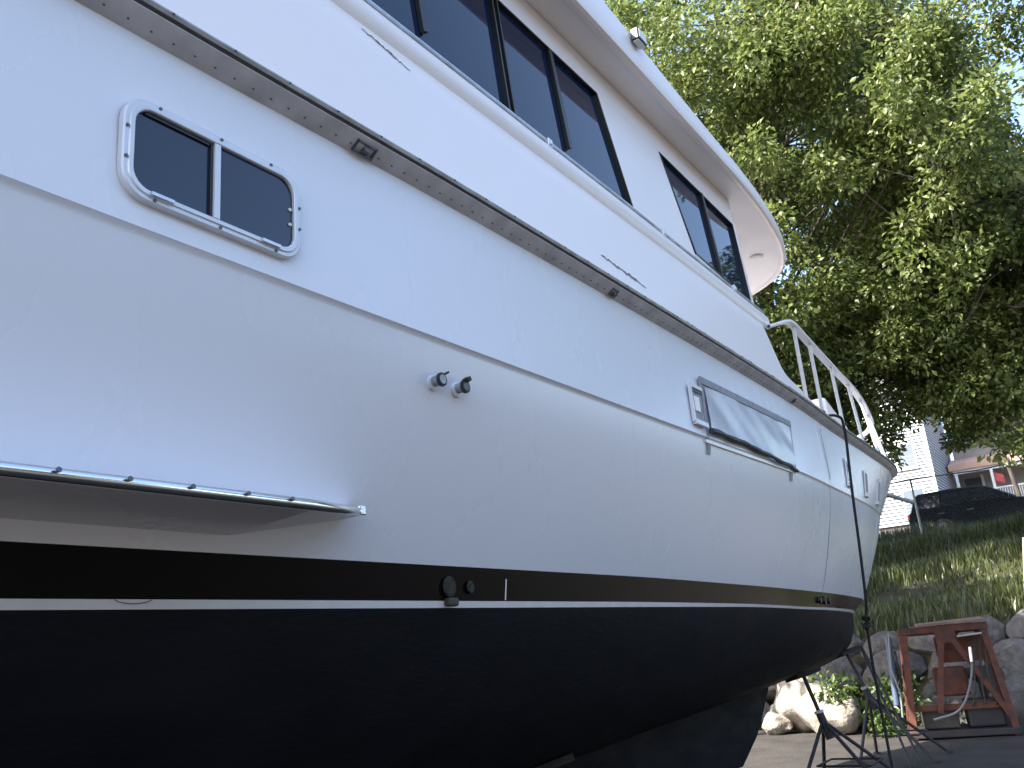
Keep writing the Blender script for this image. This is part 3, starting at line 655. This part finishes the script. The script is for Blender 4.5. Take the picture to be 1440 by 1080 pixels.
for n_, x in enumerate((8.8, 6.0, 2.0, -2.5)):
    top = .34 if x < 9.3 else kz(x) + EYE; y = yc(x)
    kb = empty('keel_block', (x, y, 0), ['timber keel block stack under the yacht forefoot', 'timber keel block stack under the forward cabin', 'timber keel block stack under the midship keel', 'timber keel block stack under the stern'][n_], 'keel blocks')
    z = 0.; k = 0
    while z < top - .01:
        h = min(.2, top - z + .005) if top - z > .28 else top - z + .02
        if k % 2 == 0:
            for s in (-1, 1): MB().box((s*.17 - .1, -.42, z), (s*.17 + .1, .42, z + h - .004)).build('timber', TIMBER, kb, bevel=.01)
        else:
            for s in (-1, 1): MB().box((-.40, s*.24 - .1, z), (.40, s*.24 + .1, z + h - .004)).build('timber', TIMBER, kb, bevel=.01)
        z += h; k += 1
# loose poles leaning between ground and bow
for (a, c, lb_) in (((11.9, 2.62, 0.0), (13.0, 3.2, 1.33), 'long thin steel pole leaning on the yacht forefoot'), ((12.35, 2.60, 0.0), (13.08, 3.22, 1.36), 'second thin steel pole leaning beside the first at the forefoot')):
    tag(MB().tube([a, c], .016, 8).build('steel_pole', STEEL, smooth=True), lb_, 'pole')

# ------------------------------------------------------------------ orange frame with hose
mach = empty('orange_steel_frame', (14.75, 2.45, 0), 'rusty orange steel A-frame machine with hanging grey hose before the rocks', 'machine', rz=R(14))
def mb(b_, n_, m_, parent=None, **k): return b_.build(n_, m_, parent or mach, **k)
# local: x away from viewer, y to the left
for s, y in ((1, .62), (-1, -.62)):
    mb(MB().bar((-.02, y * .86, 1.50), (-.10, y * 1.08, .02), .09, .09), 'upright', ORANGE, bevel=.006)
    mb(MB().bar((.65, y * .86, 1.46), (.75, y * 1.08, .02), .09, .09), 'rear_upright', ORANGE, bevel=.006)
    mb(MB().bar((-.02, y * .86, 1.47), (.65, y * .86, 1.47), .07, .07), 'side_rail', ORANGE)
mb(MB().bar((-.02, .60, 1.50), (-.02, -.60, 1.50), .11, .10), 'top_beam', ORANGE, bevel=.006)
mb(MB().bar((.66, .60, 1.47), (.66, -.60, 1.47), .10, .10), 'rear_beam', ORANGE)
mb(MB().prism([(-.1, .32, 1.555), (-.1, -.60, 1.56), (.7, -.60, 1.60), (.7, .32, 1.57)], (0, 0, .03)), 'top_plate', mat('faded_plate', (.22, .12, .09), .7, var=.3, vscale=6))
mb(MB().bar((-.07, .12, 1.40), (-.07, -.16, 1.40), .03, .20), 'gusset_plate', ORANGE)
mb(MB().bar((-.05, .05, 1.35), (-.08, .26, .35), .075, .075), 'inner_leg', ORANGE); mb(MB().bar((-.05, -.12, 1.32), (-.08, -.66, .22), .075, .075), 'inner_leg', ORANGE)
mb(MB().box((.2, -.22, .55), (.55, .22, .95)), 'tank', ORANGE, bevel=.03)
mb(MB().bar((-.09, -.17, 1.38), (-.09, -.50, 1.40), .02, .025), 'pale_strip', PALE)
mb(MB().box((-.15, -.72, .03), (.75, .72, .12)), 'base_skid', STEEL, bevel=.01)
mb(MB().tube([(-.05, .76, 1.45), (-.12, .82, .5)], .045, 12), 'hydraulic_cylinder', mat('blue_grey_paint', (.05, .07, .12), .5), smooth=True)
mb(MB().tube([(-.09, .74, 1.5), (-.18, .80, 1.0), (-.16, .74, .65), (-.18, .78, .3)], .014, 8), 'cylinder_hose', HOSE, smooth=True)
hs = []
for k in range(25):
    t = k / 24; hs.append(Vector((-.16 - .05 * math.sin(3 * t), -.28 + .62 * t ** 1.4 * 1.05, 1.05 - .78 * math.sin(t * math.pi / 2) ** .8 + .02 * math.sin(9 * t))))
mb(MB().tube(hs, .017, 8), 'hose', HOSE, smooth=True)
mb(MB().tube([(-.16, -.28, 1.02), (-.14, -.30, 1.22)], .024, 10), 'hose_fitting', CHROME, smooth=True)
mb(MB().bar((.0, .66, .42), (.0, -.66, .42), .07, .08), 'lower_beam', ORANGE)
mb(MB().box((.60, -.52, 1.0), (.63, .10, 1.38)), 'back_panel', ORANGE)
mb(MB().box((.02, -.58, .13), (.50, -.10, .50)), 'engine_block', STEEL, bevel=.03); mb(MB().box((.05, .02, .13), (.48, .50, .40)), 'battery_box', RUBBER, bevel=.02)
mb(MB().tube([(.30, -.40, .50), (.30, -.40, .92)], .05, 10), 'exhaust_stack', STEEL, smooth=True)
mb(MB().tube([(.12, -.52, .80), (.02, -.52, .80)], .17, 18), 'pulley', RUBBER, smooth=True)
for k_ in range(3): mb(MB().tube([(.05 + .02*k_, -.55 + .08*k_, 1.3), (-.12, -.46 + .1*k_, .9 - .1*k_), (-.05, -.50 + .15*k_, .45), (.1, -.3 + .2*k_, .30)], .012, 7), 'loose_cable', RUBBER, smooth=True)
wp = []
for k in range(120): a = k * .42; wp.append(Vector((.30 + .10 * math.sin(a*.37), .74 + .05*math.sin(a*.9) , .95 + .28 * math.sin(a) ))+Vector((.2*math.cos(a),0,0)))
mb(MB().tube(wp, .016, 6), 'coiled_hose', RUBBER, smooth=True)

# ------------------------------------------------------------------ boulders
def boulder(r_, sx, sy, sz, seed, sub=3):
    bm = bmesh.new(); bmesh.ops.create_icosphere(bm, subdivisions=sub, radius=1); q = random.Random(seed)
    planes = [(Vector((q.gauss(0,1), q.gauss(0,1), q.gauss(0,1))).normalized(), q.uniform(.62, .92)) for _ in range(11)]
    ph = [q.uniform(0, 9) for _ in range(6)]
    for v in bm.verts:
        p = v.co.copy()
        for n_, d in planes:
            k = p.dot(n_)
            if k > d: p -= n_ * (k - d) * .86
        p *= 1 + .05 * math.sin(4*p.x + ph[0]) * math.sin(5*p.y + ph[1]) + .03 * math.sin(9*p.z + ph[2] + 6*p.x) + .018 * math.sin(17*p.y+ph[3]) * math.sin(15*p.x+ph[4])
        v.co = Vector((p.x * sx, p.y * sy, p.z * sz)) * r_
    me = bpy.data.meshes.new('boulder'); bm.to_mesh(me); bm.free()
    for p in me.polygons: p.use_smooth = True
    try: me.set_sharp_from_angle(angle=R(32))
    except Exception: pass
    return me
wall = empty('boulder_retaining_wall', (WALLX, 2, 0), 'dry stacked boulder retaining wall holding back the grassy bank', 'retaining wall')
kb = random.Random(11); meshes = []
for k in range(10):
    me = boulder(1, kb.uniform(.8, 1.0), kb.uniform(1.0, 1.35), kb.uniform(.72, .95), 100 + k); me.materials.append(STONE); meshes.append(me)
def stone(x, y, z, s, k, rz=0, rx=0):
    o = bpy.data.objects.new('boulder', meshes[k % 10]); C.objects.link(o); o.parent = wall; o.location = (x - WALLX, y - 2, z); o.scale = (s, s, s); o.rotation_euler = (rx, 0, rz)
y = -7.0; k = 0
for zc, xo, smin, smax in ((.26, -.32, .38, .55), (.80, -.02, .36, .52), (1.27, .28, .30, .46)):
    y = -7.0 + zc
    while y < 13:
        s = kb.uniform(smin, smax); y += s * 1.08
        if not (zc > 1.2 and kb.random() < .18): stone(WALLX + xo + kb.uniform(-.1, .1), y, zc + kb.uniform(-.07, .07), s, k, kb.uniform(-.5, .5), kb.uniform(-.35, .35))
        y += s * .98; k += 1
# loose boulders at the foot of the wall
for (x, y, s, sd, lb_) in ((15.75, 4.62, .50, 301, 'pale sunlit boulder lying on the ground beyond the yacht bow'), (16.35, 5.15, .62, 302, 'big pale boulder with a mossy top behind the sunlit one'), (15.95, 5.55, .26, 303, 'small pale stone beside the sunlit boulder')):
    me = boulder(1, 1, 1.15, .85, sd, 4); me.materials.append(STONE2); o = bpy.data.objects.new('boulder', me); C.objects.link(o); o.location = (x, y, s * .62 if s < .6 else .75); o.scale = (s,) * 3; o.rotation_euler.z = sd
    if s > .6: o.location.z = .5
    tag(o, lb_, 'boulder')

# ------------------------------------------------------------------ foliage
def leaf_mesh(name, cents, per, rad, size, m_, parent, flat=.7, seed=1, aspect=.55, down=.25):
    r = np.random.default_rng(seed); n = len(cents) * per
    c = np.repeat(np.array(cents), per, 0)
    d = r.normal(size=(n, 3)); d /= np.linalg.norm(d, axis=1)[:, None]; rr = rad * r.random((n, 1)) ** .45 * np.repeat(r.uniform(.7, 1.25, (len(cents), 1)), per, 0)
    pos = c + d * rr * np.array([1, 1, flat])
    ax = d + r.normal(scale=.55, size=(n, 3)); ax[:, 2] -= down; ax /= np.linalg.norm(ax, axis=1)[:, None]
    nr = r.normal(scale=.75, size=(n, 3)); nr[:, 2] += .9; sd = np.cross(ax, nr); sd /= np.linalg.norm(sd, axis=1)[:, None] + 1e-9
    nn = np.cross(sd, ax); L = size * r.uniform(.65, 1.25, (n, 1)); W = L * aspect * .5
    v = np.empty((n, 4, 3)); v[:, 0] = pos; v[:, 1] = pos + ax * L * .5 + sd * W + nn * L * .10; v[:, 2] = pos + ax * L - nn * L * .08; v[:, 3] = pos + ax * L * .5 - sd * W + nn * L * .10
    me = bpy.data.meshes.new(name); me.vertices.add(n * 4); me.vertices.foreach_set('co', v.reshape(-1))
    base = (np.arange(n) * 4)[:, None]; tri = np.concatenate([base + np.array([0, 1, 2]), base + np.array([0, 2, 3])], 1).reshape(-1)
    me.loops.add(len(tri)); me.loops.foreach_set('vertex_index', tri.astype(np.int32)); me.polygons.add(n * 2); me.polygons.foreach_set('loop_start', np.arange(0, n * 6, 3, dtype=np.int32))
    me.update(calc_edges=True); me.validate(); me.materials.append(m_)
    o = bpy.data.objects.new(name, me); C.objects.link(o); o.parent = parent; return o
def tree(name, base, h0, cz, rad, lobes, label, group, seed, leafm=LEAF, per=85, size=.19, trunk_r=.34, ncl=900, crad=.62, lean=(0, 0), extra=()):
    q = random.Random(seed); t = empty(name, base, label, 'tree', group)
    tk_ = MB(); top = Vector((lean[0], lean[1], cz + rad[2] * .45)); tp = []
    for k in range(9): f = k / 8; tp.append(Vector((top.x * f + .22 * math.sin(f * 5 + seed), top.y * f + .22 * math.sin(f * 4 + seed * 2), top.z * f)))
    tk_.tube(tp, [trunk_r * (1.35 if k == 0 else 1) * (1 - .085 * k) for k in range(9)], 12)
    cents = []; lb = MB(); tw = MB()
    cen = Vector((lean[0] * .8, lean[1] * .8, cz))
    limbs = []
    for k in range(lobes):
        f = q.uniform(.22, .95); p0 = tp[0] + (tp[-1] - tp[0]) * max(h0 / top.z, f * .95)
        a = k * 2.399 + q.uniform(-.4, .4); el = q.uniform(-.85, 1.0)
        dirv = Vector((math.cos(a) * math.cos(el), math.sin(a) * math.cos(el), math.sin(el)))
        tip = cen + Vector((dirv.x * rad[0], dirv.y * rad[1], dirv.z * rad[2])) * q.uniform(.55, .88)
        i0 = min(range(9), key=lambda i: abs(tp[i].z - min(max(tip.z * .62, h0), tp[-1].z))); p0 = tp[i0]
        mid = (p0 + tip) / 2 + Vector((q.uniform(-.4, .4), q.uniform(-.4, .4), q.uniform(.1, .8)))
        pts = [p0 * (1-s)**2 + mid * 2*s*(1-s) + tip * s*s for s in (0, .2, .4, .6, .8, 1)]
        lb.tube(pts, [trunk_r * .16 * (1 - .15 * i) for i in range(6)], 7); limbs.append(pts)
    for e_ in extra:                                        # low hanging boughs
        tip = Vector(e_); p0 = tp[2]; mid = (p0 + tip) / 2 + Vector((0, 0, .9)); pts = [p0 * (1-s)**2 + mid * 2*s*(1-s) + tip * s*s for s in (0, .2, .4, .6, .8, 1)]
        lb.tube(pts, [trunk_r * .16 * (1 - .15 * i) for i in range(6)], 7); limbs.append(pts)
    per_l = max(1, ncl // lobes)
    for pts in limbs:
        tip = pts[-1]; lr = q.uniform(1.5, 2.5) * rad[0] / 6.5
        nodes_ = [tip + Vector((q.gauss(0, 1), q.gauss(0, 1), q.gauss(0, .7))).normalized() * lr * q.random() ** .4 + (pts[3] - tip) * (q.random() ** 2) * .55 for _ in range(max(3, per_l // 5))]
        for k in range(per_l):
            nd = nodes_[k % len(nodes_)]
            c = nd + Vector((q.gauss(0, .34), q.gauss(0, .34), q.gauss(0, .20)))
            cents.append(c)
            if k % 3 == 0:
                s = min(pts[2:], key=lambda p_: (p_ - c).length); mm_ = (s + c) / 2 + Vector((0, 0, q.uniform(-.1, .35))); tw.tube([s, mm_, c], [.03, .02, .008], 5, cap=False)
    tr_ = tk_.build('trunk', BARK, t, smooth='all'); lb.build('limbs', BARK, t, smooth='all'); tw.build('twigs', BARK, t, smooth='all', recalc=False, kind='stuff')
    leaf_mesh('crown', [tuple(c) for c in cents], per, crad, size, leafm, t, seed=seed)
    return t
tree('oak_tree', (24, 7.2, hgt(24, 7.2) - .1), 2.6, 9.9, (7.8, 8.2, 9.8), 72, 'tall spreading green oak tree on the bank behind the yacht bow', 'trees on the bank', 5, ncl=4000, per=80, size=.16, crad=.54, extra=((-2, -3.0, 4.8), (-1, -4.2, 4.9), (.5, -5, 5.0), (-2.5, -2.0, 4.8), (-1.5, -5.4, 5.3), (-1.8, -1.2, 4.9)), lean=(-.6, -.8))
tree('oak_tree', (25.5, .3, hgt(25.5, .3) - .1), 2.4, 6.2, (5.2, 4.8, 5.4), 32, 'darker oak tree growing right of the big oak by the chain-link fence', 'trees on the bank', 9, ncl=850, per=75, size=.165, crad=.46)
tree('olive_tree', (44, 3.3, hgt(44, 3.3) - .1), 2.6, 5.9, (2.9, 2.7, 2.3), 18, 'small olive-grey tree in front of the porch beyond the fence', None, 21, leafm=LEAF2, ncl=260, per=80, size=.16, trunk_r=.12, crad=.5)

far_tree = tree('oak_tree', (12.0, 14.5, 0), 2.6, 7.6, (3.9, 3.9, 3.8), 24, 'unseen oak tree added beyond the yacht to shade the bank', 'trees round the yard', 41, ncl=520, per=60, size=.26)  # hidden oak added to throw shade on the bank
for (x, y, rz, sc_, lb_) in ((26, -8.5, 5.0, 1.2, 'oak tree on the bank beyond the darker oak'),):
    c = copy_tree(far_tree); c.location = (x, y, hgt(x, y) - .05); c.rotation_euler.z = rz; c.scale = (sc_,) * 3; c['label'] = lb_
tree('shade_maple', (14.3, 7.4, 0), 3.0, 7.0, (2.9, 2.9, 2.4), 18, 'slim maple tree added out of view off the far bow for shade', None, 52, ncl=420, per=70, size=.2, trunk_r=.16, crad=.5)  # added behind the deckhouse, out of view, to shade bank and wall
DARKLEAF = leafmat('evergreen_leaf', (.012, .022, .010), (.03, .045, .018), .2)
ever = tree('sky_block_evergreen', (16.5, -20, 0), 1.6, 6.4, (4.6, 4.6, 5.2), 24, 'unseen dark evergreen added to block low sky abreast of the bow rail', 'added sky-blocking evergreens', 47, leafm=DARKLEAF, ncl=520, per=60, size=.28)  # unseen evergreen row added to cut low sky light on the hull
for (x, y, rz, sc_, lb_) in ((8.0, -21, 2.0, 1.1, 'deckhouse'), (0.0, -21, 3.3, 1.15, 'sliding window'), (-8.0, -20, 4.1, 1.1, 'stern'), (25, -21, 1.0, 1.0, 'bank')):
    c = copy_tree(ever); c.location = (x, y, hgt(x, y) - .05); c.rotation_euler.z = rz; c.scale = (sc_,) * 3; c['label'] = 'unseen dark evergreen added to block low sky abreast of the ' + lb_
# weeds under the bow and by the machine
for (x, y, z, n, rd, lb_, sd) in ((16.25, 3.85, .32, 16, .42, 'dark leafy bush between the yacht stem and the orange frame', 3), (15.45, 4.35, .72, 4, .16, 'sprig of green weeds hanging over the sunlit boulder', 4), (15.7, 3.45, .28, 12, .36, 'low weeds at the left foot of the orange frame', 6)):
    e = empty('weed_bush', (x, y, 0), lb_, 'bush'); q = random.Random(sd)
    cs = [(q.gauss(0, rd), q.gauss(0, rd), max(.12, z + q.gauss(0, rd * .8))) for _ in range(n)]
    st = MB()
    for c in cs: st.tube([(c[0] * .3, c[1] * .3, 0), (c[0] * .7, c[1] * .7, c[2] * .6), c], [.012, .009, .004], 5)
    st.build('stems', BARK, e, recalc=False); leaf_mesh('foliage', cs, 42, .24, .12, LEAF3, e, seed=sd)
# grass on the bank
def grass(name, n, xr, yr, seed, hmin=.18, hmax=.48):
    r = np.random.default_rng(seed); x = r.uniform(*xr, n); y = r.uniform(*yr, n)
    keep = (np.sin(x*1.9 + y*2.3) + np.sin(x*.8 - y*1.4) + r.normal(0, .9, n)) > -.9; x = x[keep]; y = y[keep]; n = len(x)
    z = np.array([hgt(a, c) for a, c in zip(x, y)]) - .02; h = r.uniform(hmin, hmax, n) * (1 + .5 * np.sin(x*1.3+y)); a = r.uniform(0, 6.28, n); w = r.uniform(.008, .018, n); ln = r.uniform(.05, .45, n) * h; la = r.uniform(0, 6.28, n)
    v = np.empty((n, 5, 3)); dx, dy = np.cos(a) * w, np.sin(a) * w; lx, ly = np.cos(la) * ln, np.sin(la) * ln
    v[:, 0] = np.stack([x - dx, y - dy, z], 1); v[:, 1] = np.stack([x + dx, y + dy, z], 1)
    v[:, 2] = np.stack([x + dx*.8 + lx*.35, y + dy*.8 + ly*.35, z + h*.6], 1); v[:, 3] = np.stack([x - dx*.8 + lx*.35, y - dy*.8 + ly*.35, z + h*.6], 1); v[:, 4] = np.stack([x + lx, y + ly, z + h], 1)
    b_ = (np.arange(n) * 5)[:, None]; tri = np.concatenate([b_ + np.array(t) for t in ((0,1,2),(0,2,3),(3,2,4))], 1).reshape(-1)
    me = bpy.data.meshes.new(name); me.vertices.add(n*5); me.vertices.foreach_set('co', v.reshape(-1)); me.loops.add(len(tri)); me.loops.foreach_set('vertex_index', tri.astype(np.int32))
    me.polygons.add(n*3); me.polygons.foreach_set('loop_start', np.arange(0, n*9, 3, dtype=np.int32)); me.update(calc_edges=True); me.materials.append(GRASS)
    o = bpy.data.objects.new(name, me); C.objects.link(o); return o
tag(grass('grass', 60000, (17.5, 31.5), (-3.5, 9.5), 3, .10, .30), 'tall dry green grass covering the bank above the boulder wall', 'grass', kind='stuff')

# ------------------------------------------------------------------ chain-link fence on the bank
FA, FB = Vector((28.6, 7.6, 0)), Vector((31.6, -1.5, 0))
def fpos(t): p = FA.lerp(FB, t); p.z = hgt(p.x, p.y); return p
fence = empty('chain_link_fence', tuple(fpos(.3)), 'grey chain-link fence with top rail running along the bank', 'fence'); FO = Vector(fence.location)
def fb(b_, n_, m_, **k): b_.v = [tuple(Vector(p) - FO) for p in b_.v]; return b_.build(n_, m_, fence, **k)
for t in (0, .30, .64, 1): p = fpos(t); fb(MB().tube([p - Vector((0,0,.3)), p + Vector((0, 0, 1.80))], .032, 8), 'fence_post', GALV, smooth=True)
fb(MB().tube([fpos(t) + Vector((0, 0, 1.78)) for t in (0, .1, .2, .3, .4, .5, .64, .8, 1)], .022, 8), 'top_rail', GALV, smooth=True)
wm = MB(); ln_ = (FB - FA).length; nw = 150
for k in range(nw):
    for s in (-1, 1):
        t0 = k / nw; t1 = t0 + s * 1.7 / ln_
        u0, u1 = 0., 1.
        if t1 < 0: u1 = t0 / (t0 - t1); t1 = 0
        if t1 > 1: u1 = (1 - t0) / (t1 - t0); t1 = 1
        a, c = fpos(t0) + Vector((0, 0, .06)), fpos(t1) + Vector((0, 0, .06 + 1.7 * u1)); wm.tube([a, c], .0012, 3, cap=False)
fb(wm, 'wire_mesh', GALV, kind='stuff', recalc=False)
tag(MB().bar((19.2, 1.62, hgt(19.2, 1.62) - .05), (19.0, 1.40, hgt(19, 1.4) + 1.02), .10, .09).build('stake', PALE, bevel=.01), 'bleached leaning wooden stake in the grass of the bank', 'post')

# ------------------------------------------------------------------ parked black SUV beyond the fence
car = empty('parked_car', (36, 3.4, hgt(36, 3.4)), 'black sport utility car parked behind the chain-link fence', 'car')
def carb(b_, n_, m_, parent=None, **k): return b_.build(n_, m_, parent or car, **k)
# local: nose towards -y
prof = [(2.72, .42), (2.76, .80), (2.70, 1.02), (2.62, 1.10), (2.45, 1.62), (2.30, 1.72), (1.2, 1.76), (.30, 1.72), (.05, 1.66), (-.85, 1.12), (-1.75, 1.02), (-1.98, .92), (-2.05, .62), (-2.0, .40), (-1.62, .38), (-1.55, .62), (-1.25, .78), (-.95, .62), (-.88, .36), (1.28, .36), (1.35, .62), (1.65, .78), (1.95, .62), (2.02, .38)]
def cw(z): return .93 if z < 1.05 else .93 - (z - 1.05) * .26
body = MB(); n = len(prof); rows2 = []
for s, f in ((-1, 1), (-1, .93), (1, .93), (1, 1)): pass
va = [(-cw(z), y, z) for y, z in prof]; vb_ = [(cw(z), y, z) for y, z in prof]
body.add(va + vb_, [tuple(range(n)), tuple(range(n, 2*n))[::-1]] + [(i, (i+1) % n, n+(i+1) % n, n+i) for i in range(n)])
cbody = carb(body, 'body', CARP, bevel=.035)
for s in (-1, 1):
    for ya, yb_, yc_, yd in ((2.48, 1.62, 1.58, 2.33), (1.55, .62, .60, 1.51), (.55, -.62, .10, .53)):
        def gp(y, z): return (s * (cw(z) + .006), y, z)
        carb(MB().prism([gp(ya, 1.16), gp(yb_, 1.16), gp(yc_, 1.60), gp(yd, 1.60)], (s * .004, 0, 0)), 'side_window', CARG)
    carb(MB().box((s * .935, 1.50, .90), (s * .955, 1.72, .93)), 'door_handle', CHROME); carb(MB().box((s * .935, .55, .90), (s * .955, .77, .93)), 'door_handle', CHROME)
    carb(MB().box((s * .95, -.62, 1.12), (s * 1.10, -.45, 1.28)), 'mirror', CARP, bevel=.02)
    carb(MB().box((s * .60, -2.07, .72), (s * .90, -1.95, .88)), 'headlight', LAMPW, bevel=.02); carb(MB().box((s * .70, 2.68, .85), (s * .93, 2.775, 1.02)), 'tail_light', REDF, bevel=.015)
    for y in (-1.25, 1.65):
        w_ = carb(MB().tube([(s * .72, y, .36), (s * .94, y, .36)], .36, 24), 'wheel', TYRE, smooth=True); carb(MB().tube([(s * .93, y, .36), (s * .955, y, .36)], [.23, .20], 16), 'rim', GALV, w_)
carb(MB().prism([(-.72, -.79, 1.17), (.72, -.79, 1.17), (.66, .0, 1.63), (-.66, .0, 1.63)], (0, -.012, .02)), 'windscreen', CARG)
carb(MB().prism([(-.70, 2.61, 1.18), (.70, 2.61, 1.18), (.64, 2.485, 1.58), (-.64, 2.485, 1.58)], (0, .012, .004)), 'rear_window', CARG)

# ------------------------------------------------------------------ houses on the hill
HB = EYE + 5.75
h1 = empty('white_house', (58, 9.5, HB), 'two storey white clapboard house on the hill behind the car', 'house')
def hbm(b_, n_, m_, parent=None, **k): return b_.build(n_, m_, parent or h1, **k)
hy0, hy1, hx0, hx1, HH = -1.25, 9.0, 0., 8.6, 8.2          # local extents; y0 edge towards -y
hbm(MB().box((.05, hy0 + .05, -2.2), (hx1 - .05, hy1 - .05, 0)), 'foundation', FOUND)
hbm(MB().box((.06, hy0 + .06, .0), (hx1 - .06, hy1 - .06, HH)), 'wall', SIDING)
sd_ = MB(); bh = .20; k = 0; z = 0
while z < HH - .01:
    sd_.prism([(.055, hy0 + .12, z), (-.07, hy0 + .12, z), (.045, hy0 + .12, z + bh)], (0, hy1 - hy0 - .24, 0))
    sd_.prism([(.12, hy0 + .055, z), (.12, hy0 - .05, z), (.12, hy0 + .045, z + bh)], (hx1 - .24, 0, 0)); z += bh
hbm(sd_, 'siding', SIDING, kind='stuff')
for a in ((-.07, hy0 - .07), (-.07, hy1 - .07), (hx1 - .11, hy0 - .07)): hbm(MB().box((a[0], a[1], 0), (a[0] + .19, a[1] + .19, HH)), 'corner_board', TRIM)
def hwin(y0, y1, z0, z1, shade=False):
    w_ = hbm(MB().box((-.10, y0 - .1, z0 - .1), (-.008, y1 + .1, z0 - .001)).box((-.10, y0 - .1, z1 + .001), (-.008, y1 + .1, z1 + .1)).box((-.095, y0 - .1, z0), (-.008, y0 - .001, z1)).box((-.095, y1 + .001, z0), (-.008, y1 + .1, z1)), 'window', TRIM)
    hbm(MB().box((-.065, y0, z0), (-.012, y1, (z0+z1)/2 - .02)), 'pane', HGLASS, w_); hbm(MB().box((-.07, y0, (z0+z1)/2 + .02), (-.012, y1, z1)), 'pane', TRIM if shade else HGLASS, w_)
    hbm(MB().box((-.078, y0, (z0+z1)/2 - .02), (-.012, y1, (z0+z1)/2 + .02)), 'meeting_rail', TRIM, w_); hbm(MB().box((-.15, y0 - .13, z0 - .15), (-.005, y1 + .13, z0 - .101)), 'sill', TRIM, w_)
hwin(-.45, .55, 3.35, 4.7); hwin(-.5, .62, .45, 1.95); hwin(3.0, 4.0, 3.35, 4.7); hwin(3.0, 4.0, .5, 1.95); hwin(6.2, 7.2, 3.35, 4.7)
rfm = MB(); rfm.prism([(-.5, hy0 - .4, HH - .1), (hx1 + .5, hy0 - .4, HH - .1), (hx1 / 2, hy0 - .4, HH + 2.8)], (0, hy1 - hy0 + .8, 0)); hbm(rfm, 'roof', ROOFM)

h2 = empty('porch_house', (64, 3.0, EYE + 6.9), 'tan house with terracotta porch eave and white railing beside the white house', 'house')
def h2b(b_, n_, m_, parent=None, **k): return b_.build(n_, m_, parent or h2, **k)
h2b(MB().box((2.2, -7, -1.6), (10, 4.95, 4.4)), 'wall', CLAP)
h2b(MB().box((0, -7.2, -.35), (2.2, 4.9, .02)), 'porch_floor', FOUND); h2b(MB().box((.1, -7.1, -1.8), (2.2, 4.8, -.35)), 'porch_skirt', FOUND)
h2b(MB().prism([(-.4, -7.4, 2.35), (-.4, -7.4, 2.75), (2.19, -7.4, 3.45), (2.19, -7.4, 2.35)], (0, 12.5, 0)), 'porch_roof', PINK)
h2b(MB().box((-.2, -7.3, 2.12), (-.05, 4.9, 2.35)), 'porch_beam', TRIM)
h2b(MB().prism([(1.8, -7.4, 4.3), (10.4, -7.4, 4.3), (6, -7.4, 6.6)], (0, 12.6, 0)), 'roof', ROOFM)
for y in (4.75, 2.7, .4, -2.0, -4.5, -7.0): h2b(MB().box((-.2, y - .08, 0), (-.04, y + .08, 2.12)), 'porch_post', TRIM)
h2b(MB().box((2.14, 3.6, .02), (2.20, 4.6, 2.05)), 'door', DOORM); h2b(MB().box((2.14, 3.44, .02), (2.19, 3.6, 2.2)), 'door_casing', TRIM)
h2b(MB().box((2.14, -.4, .7), (2.19, 1.0, 1.9)), 'window', HGLASS)
pr = h2b(MB().box((-.16, -7.0, .86), (-.08, 4.7, .94)).box((-.15, -7.0, .10), (-.09, 4.7, .16)), 'porch_railing', TRIM)
bme = None
for k in range(86):
    y = 4.6 - k * .135
    if bme is None: o = h2b(MB().box((-.02, -.02, 0), (.02, .02, .70)), 'baluster', TRIM, pr); bme = o.data
    else: o = bpy.data.objects.new('baluster', bme); C.objects.link(o); o.parent = pr
    o.location = (-.12, y, .16)
flag = MB(); flag.grid([[(63.55 + .03 * math.sin(4 * s + 3 * t), 5.55 - .5 * s, EYE + 8.75 - .55 * t - .25 * s) for s in np.linspace(0, 1, 8)] for t in np.linspace(0, 1, 7)])
fo2 = flag.build('flag', REDF, smooth='all'); tag(fo2, 'small red flag hanging from the porch beam of the tan house', 'flag')
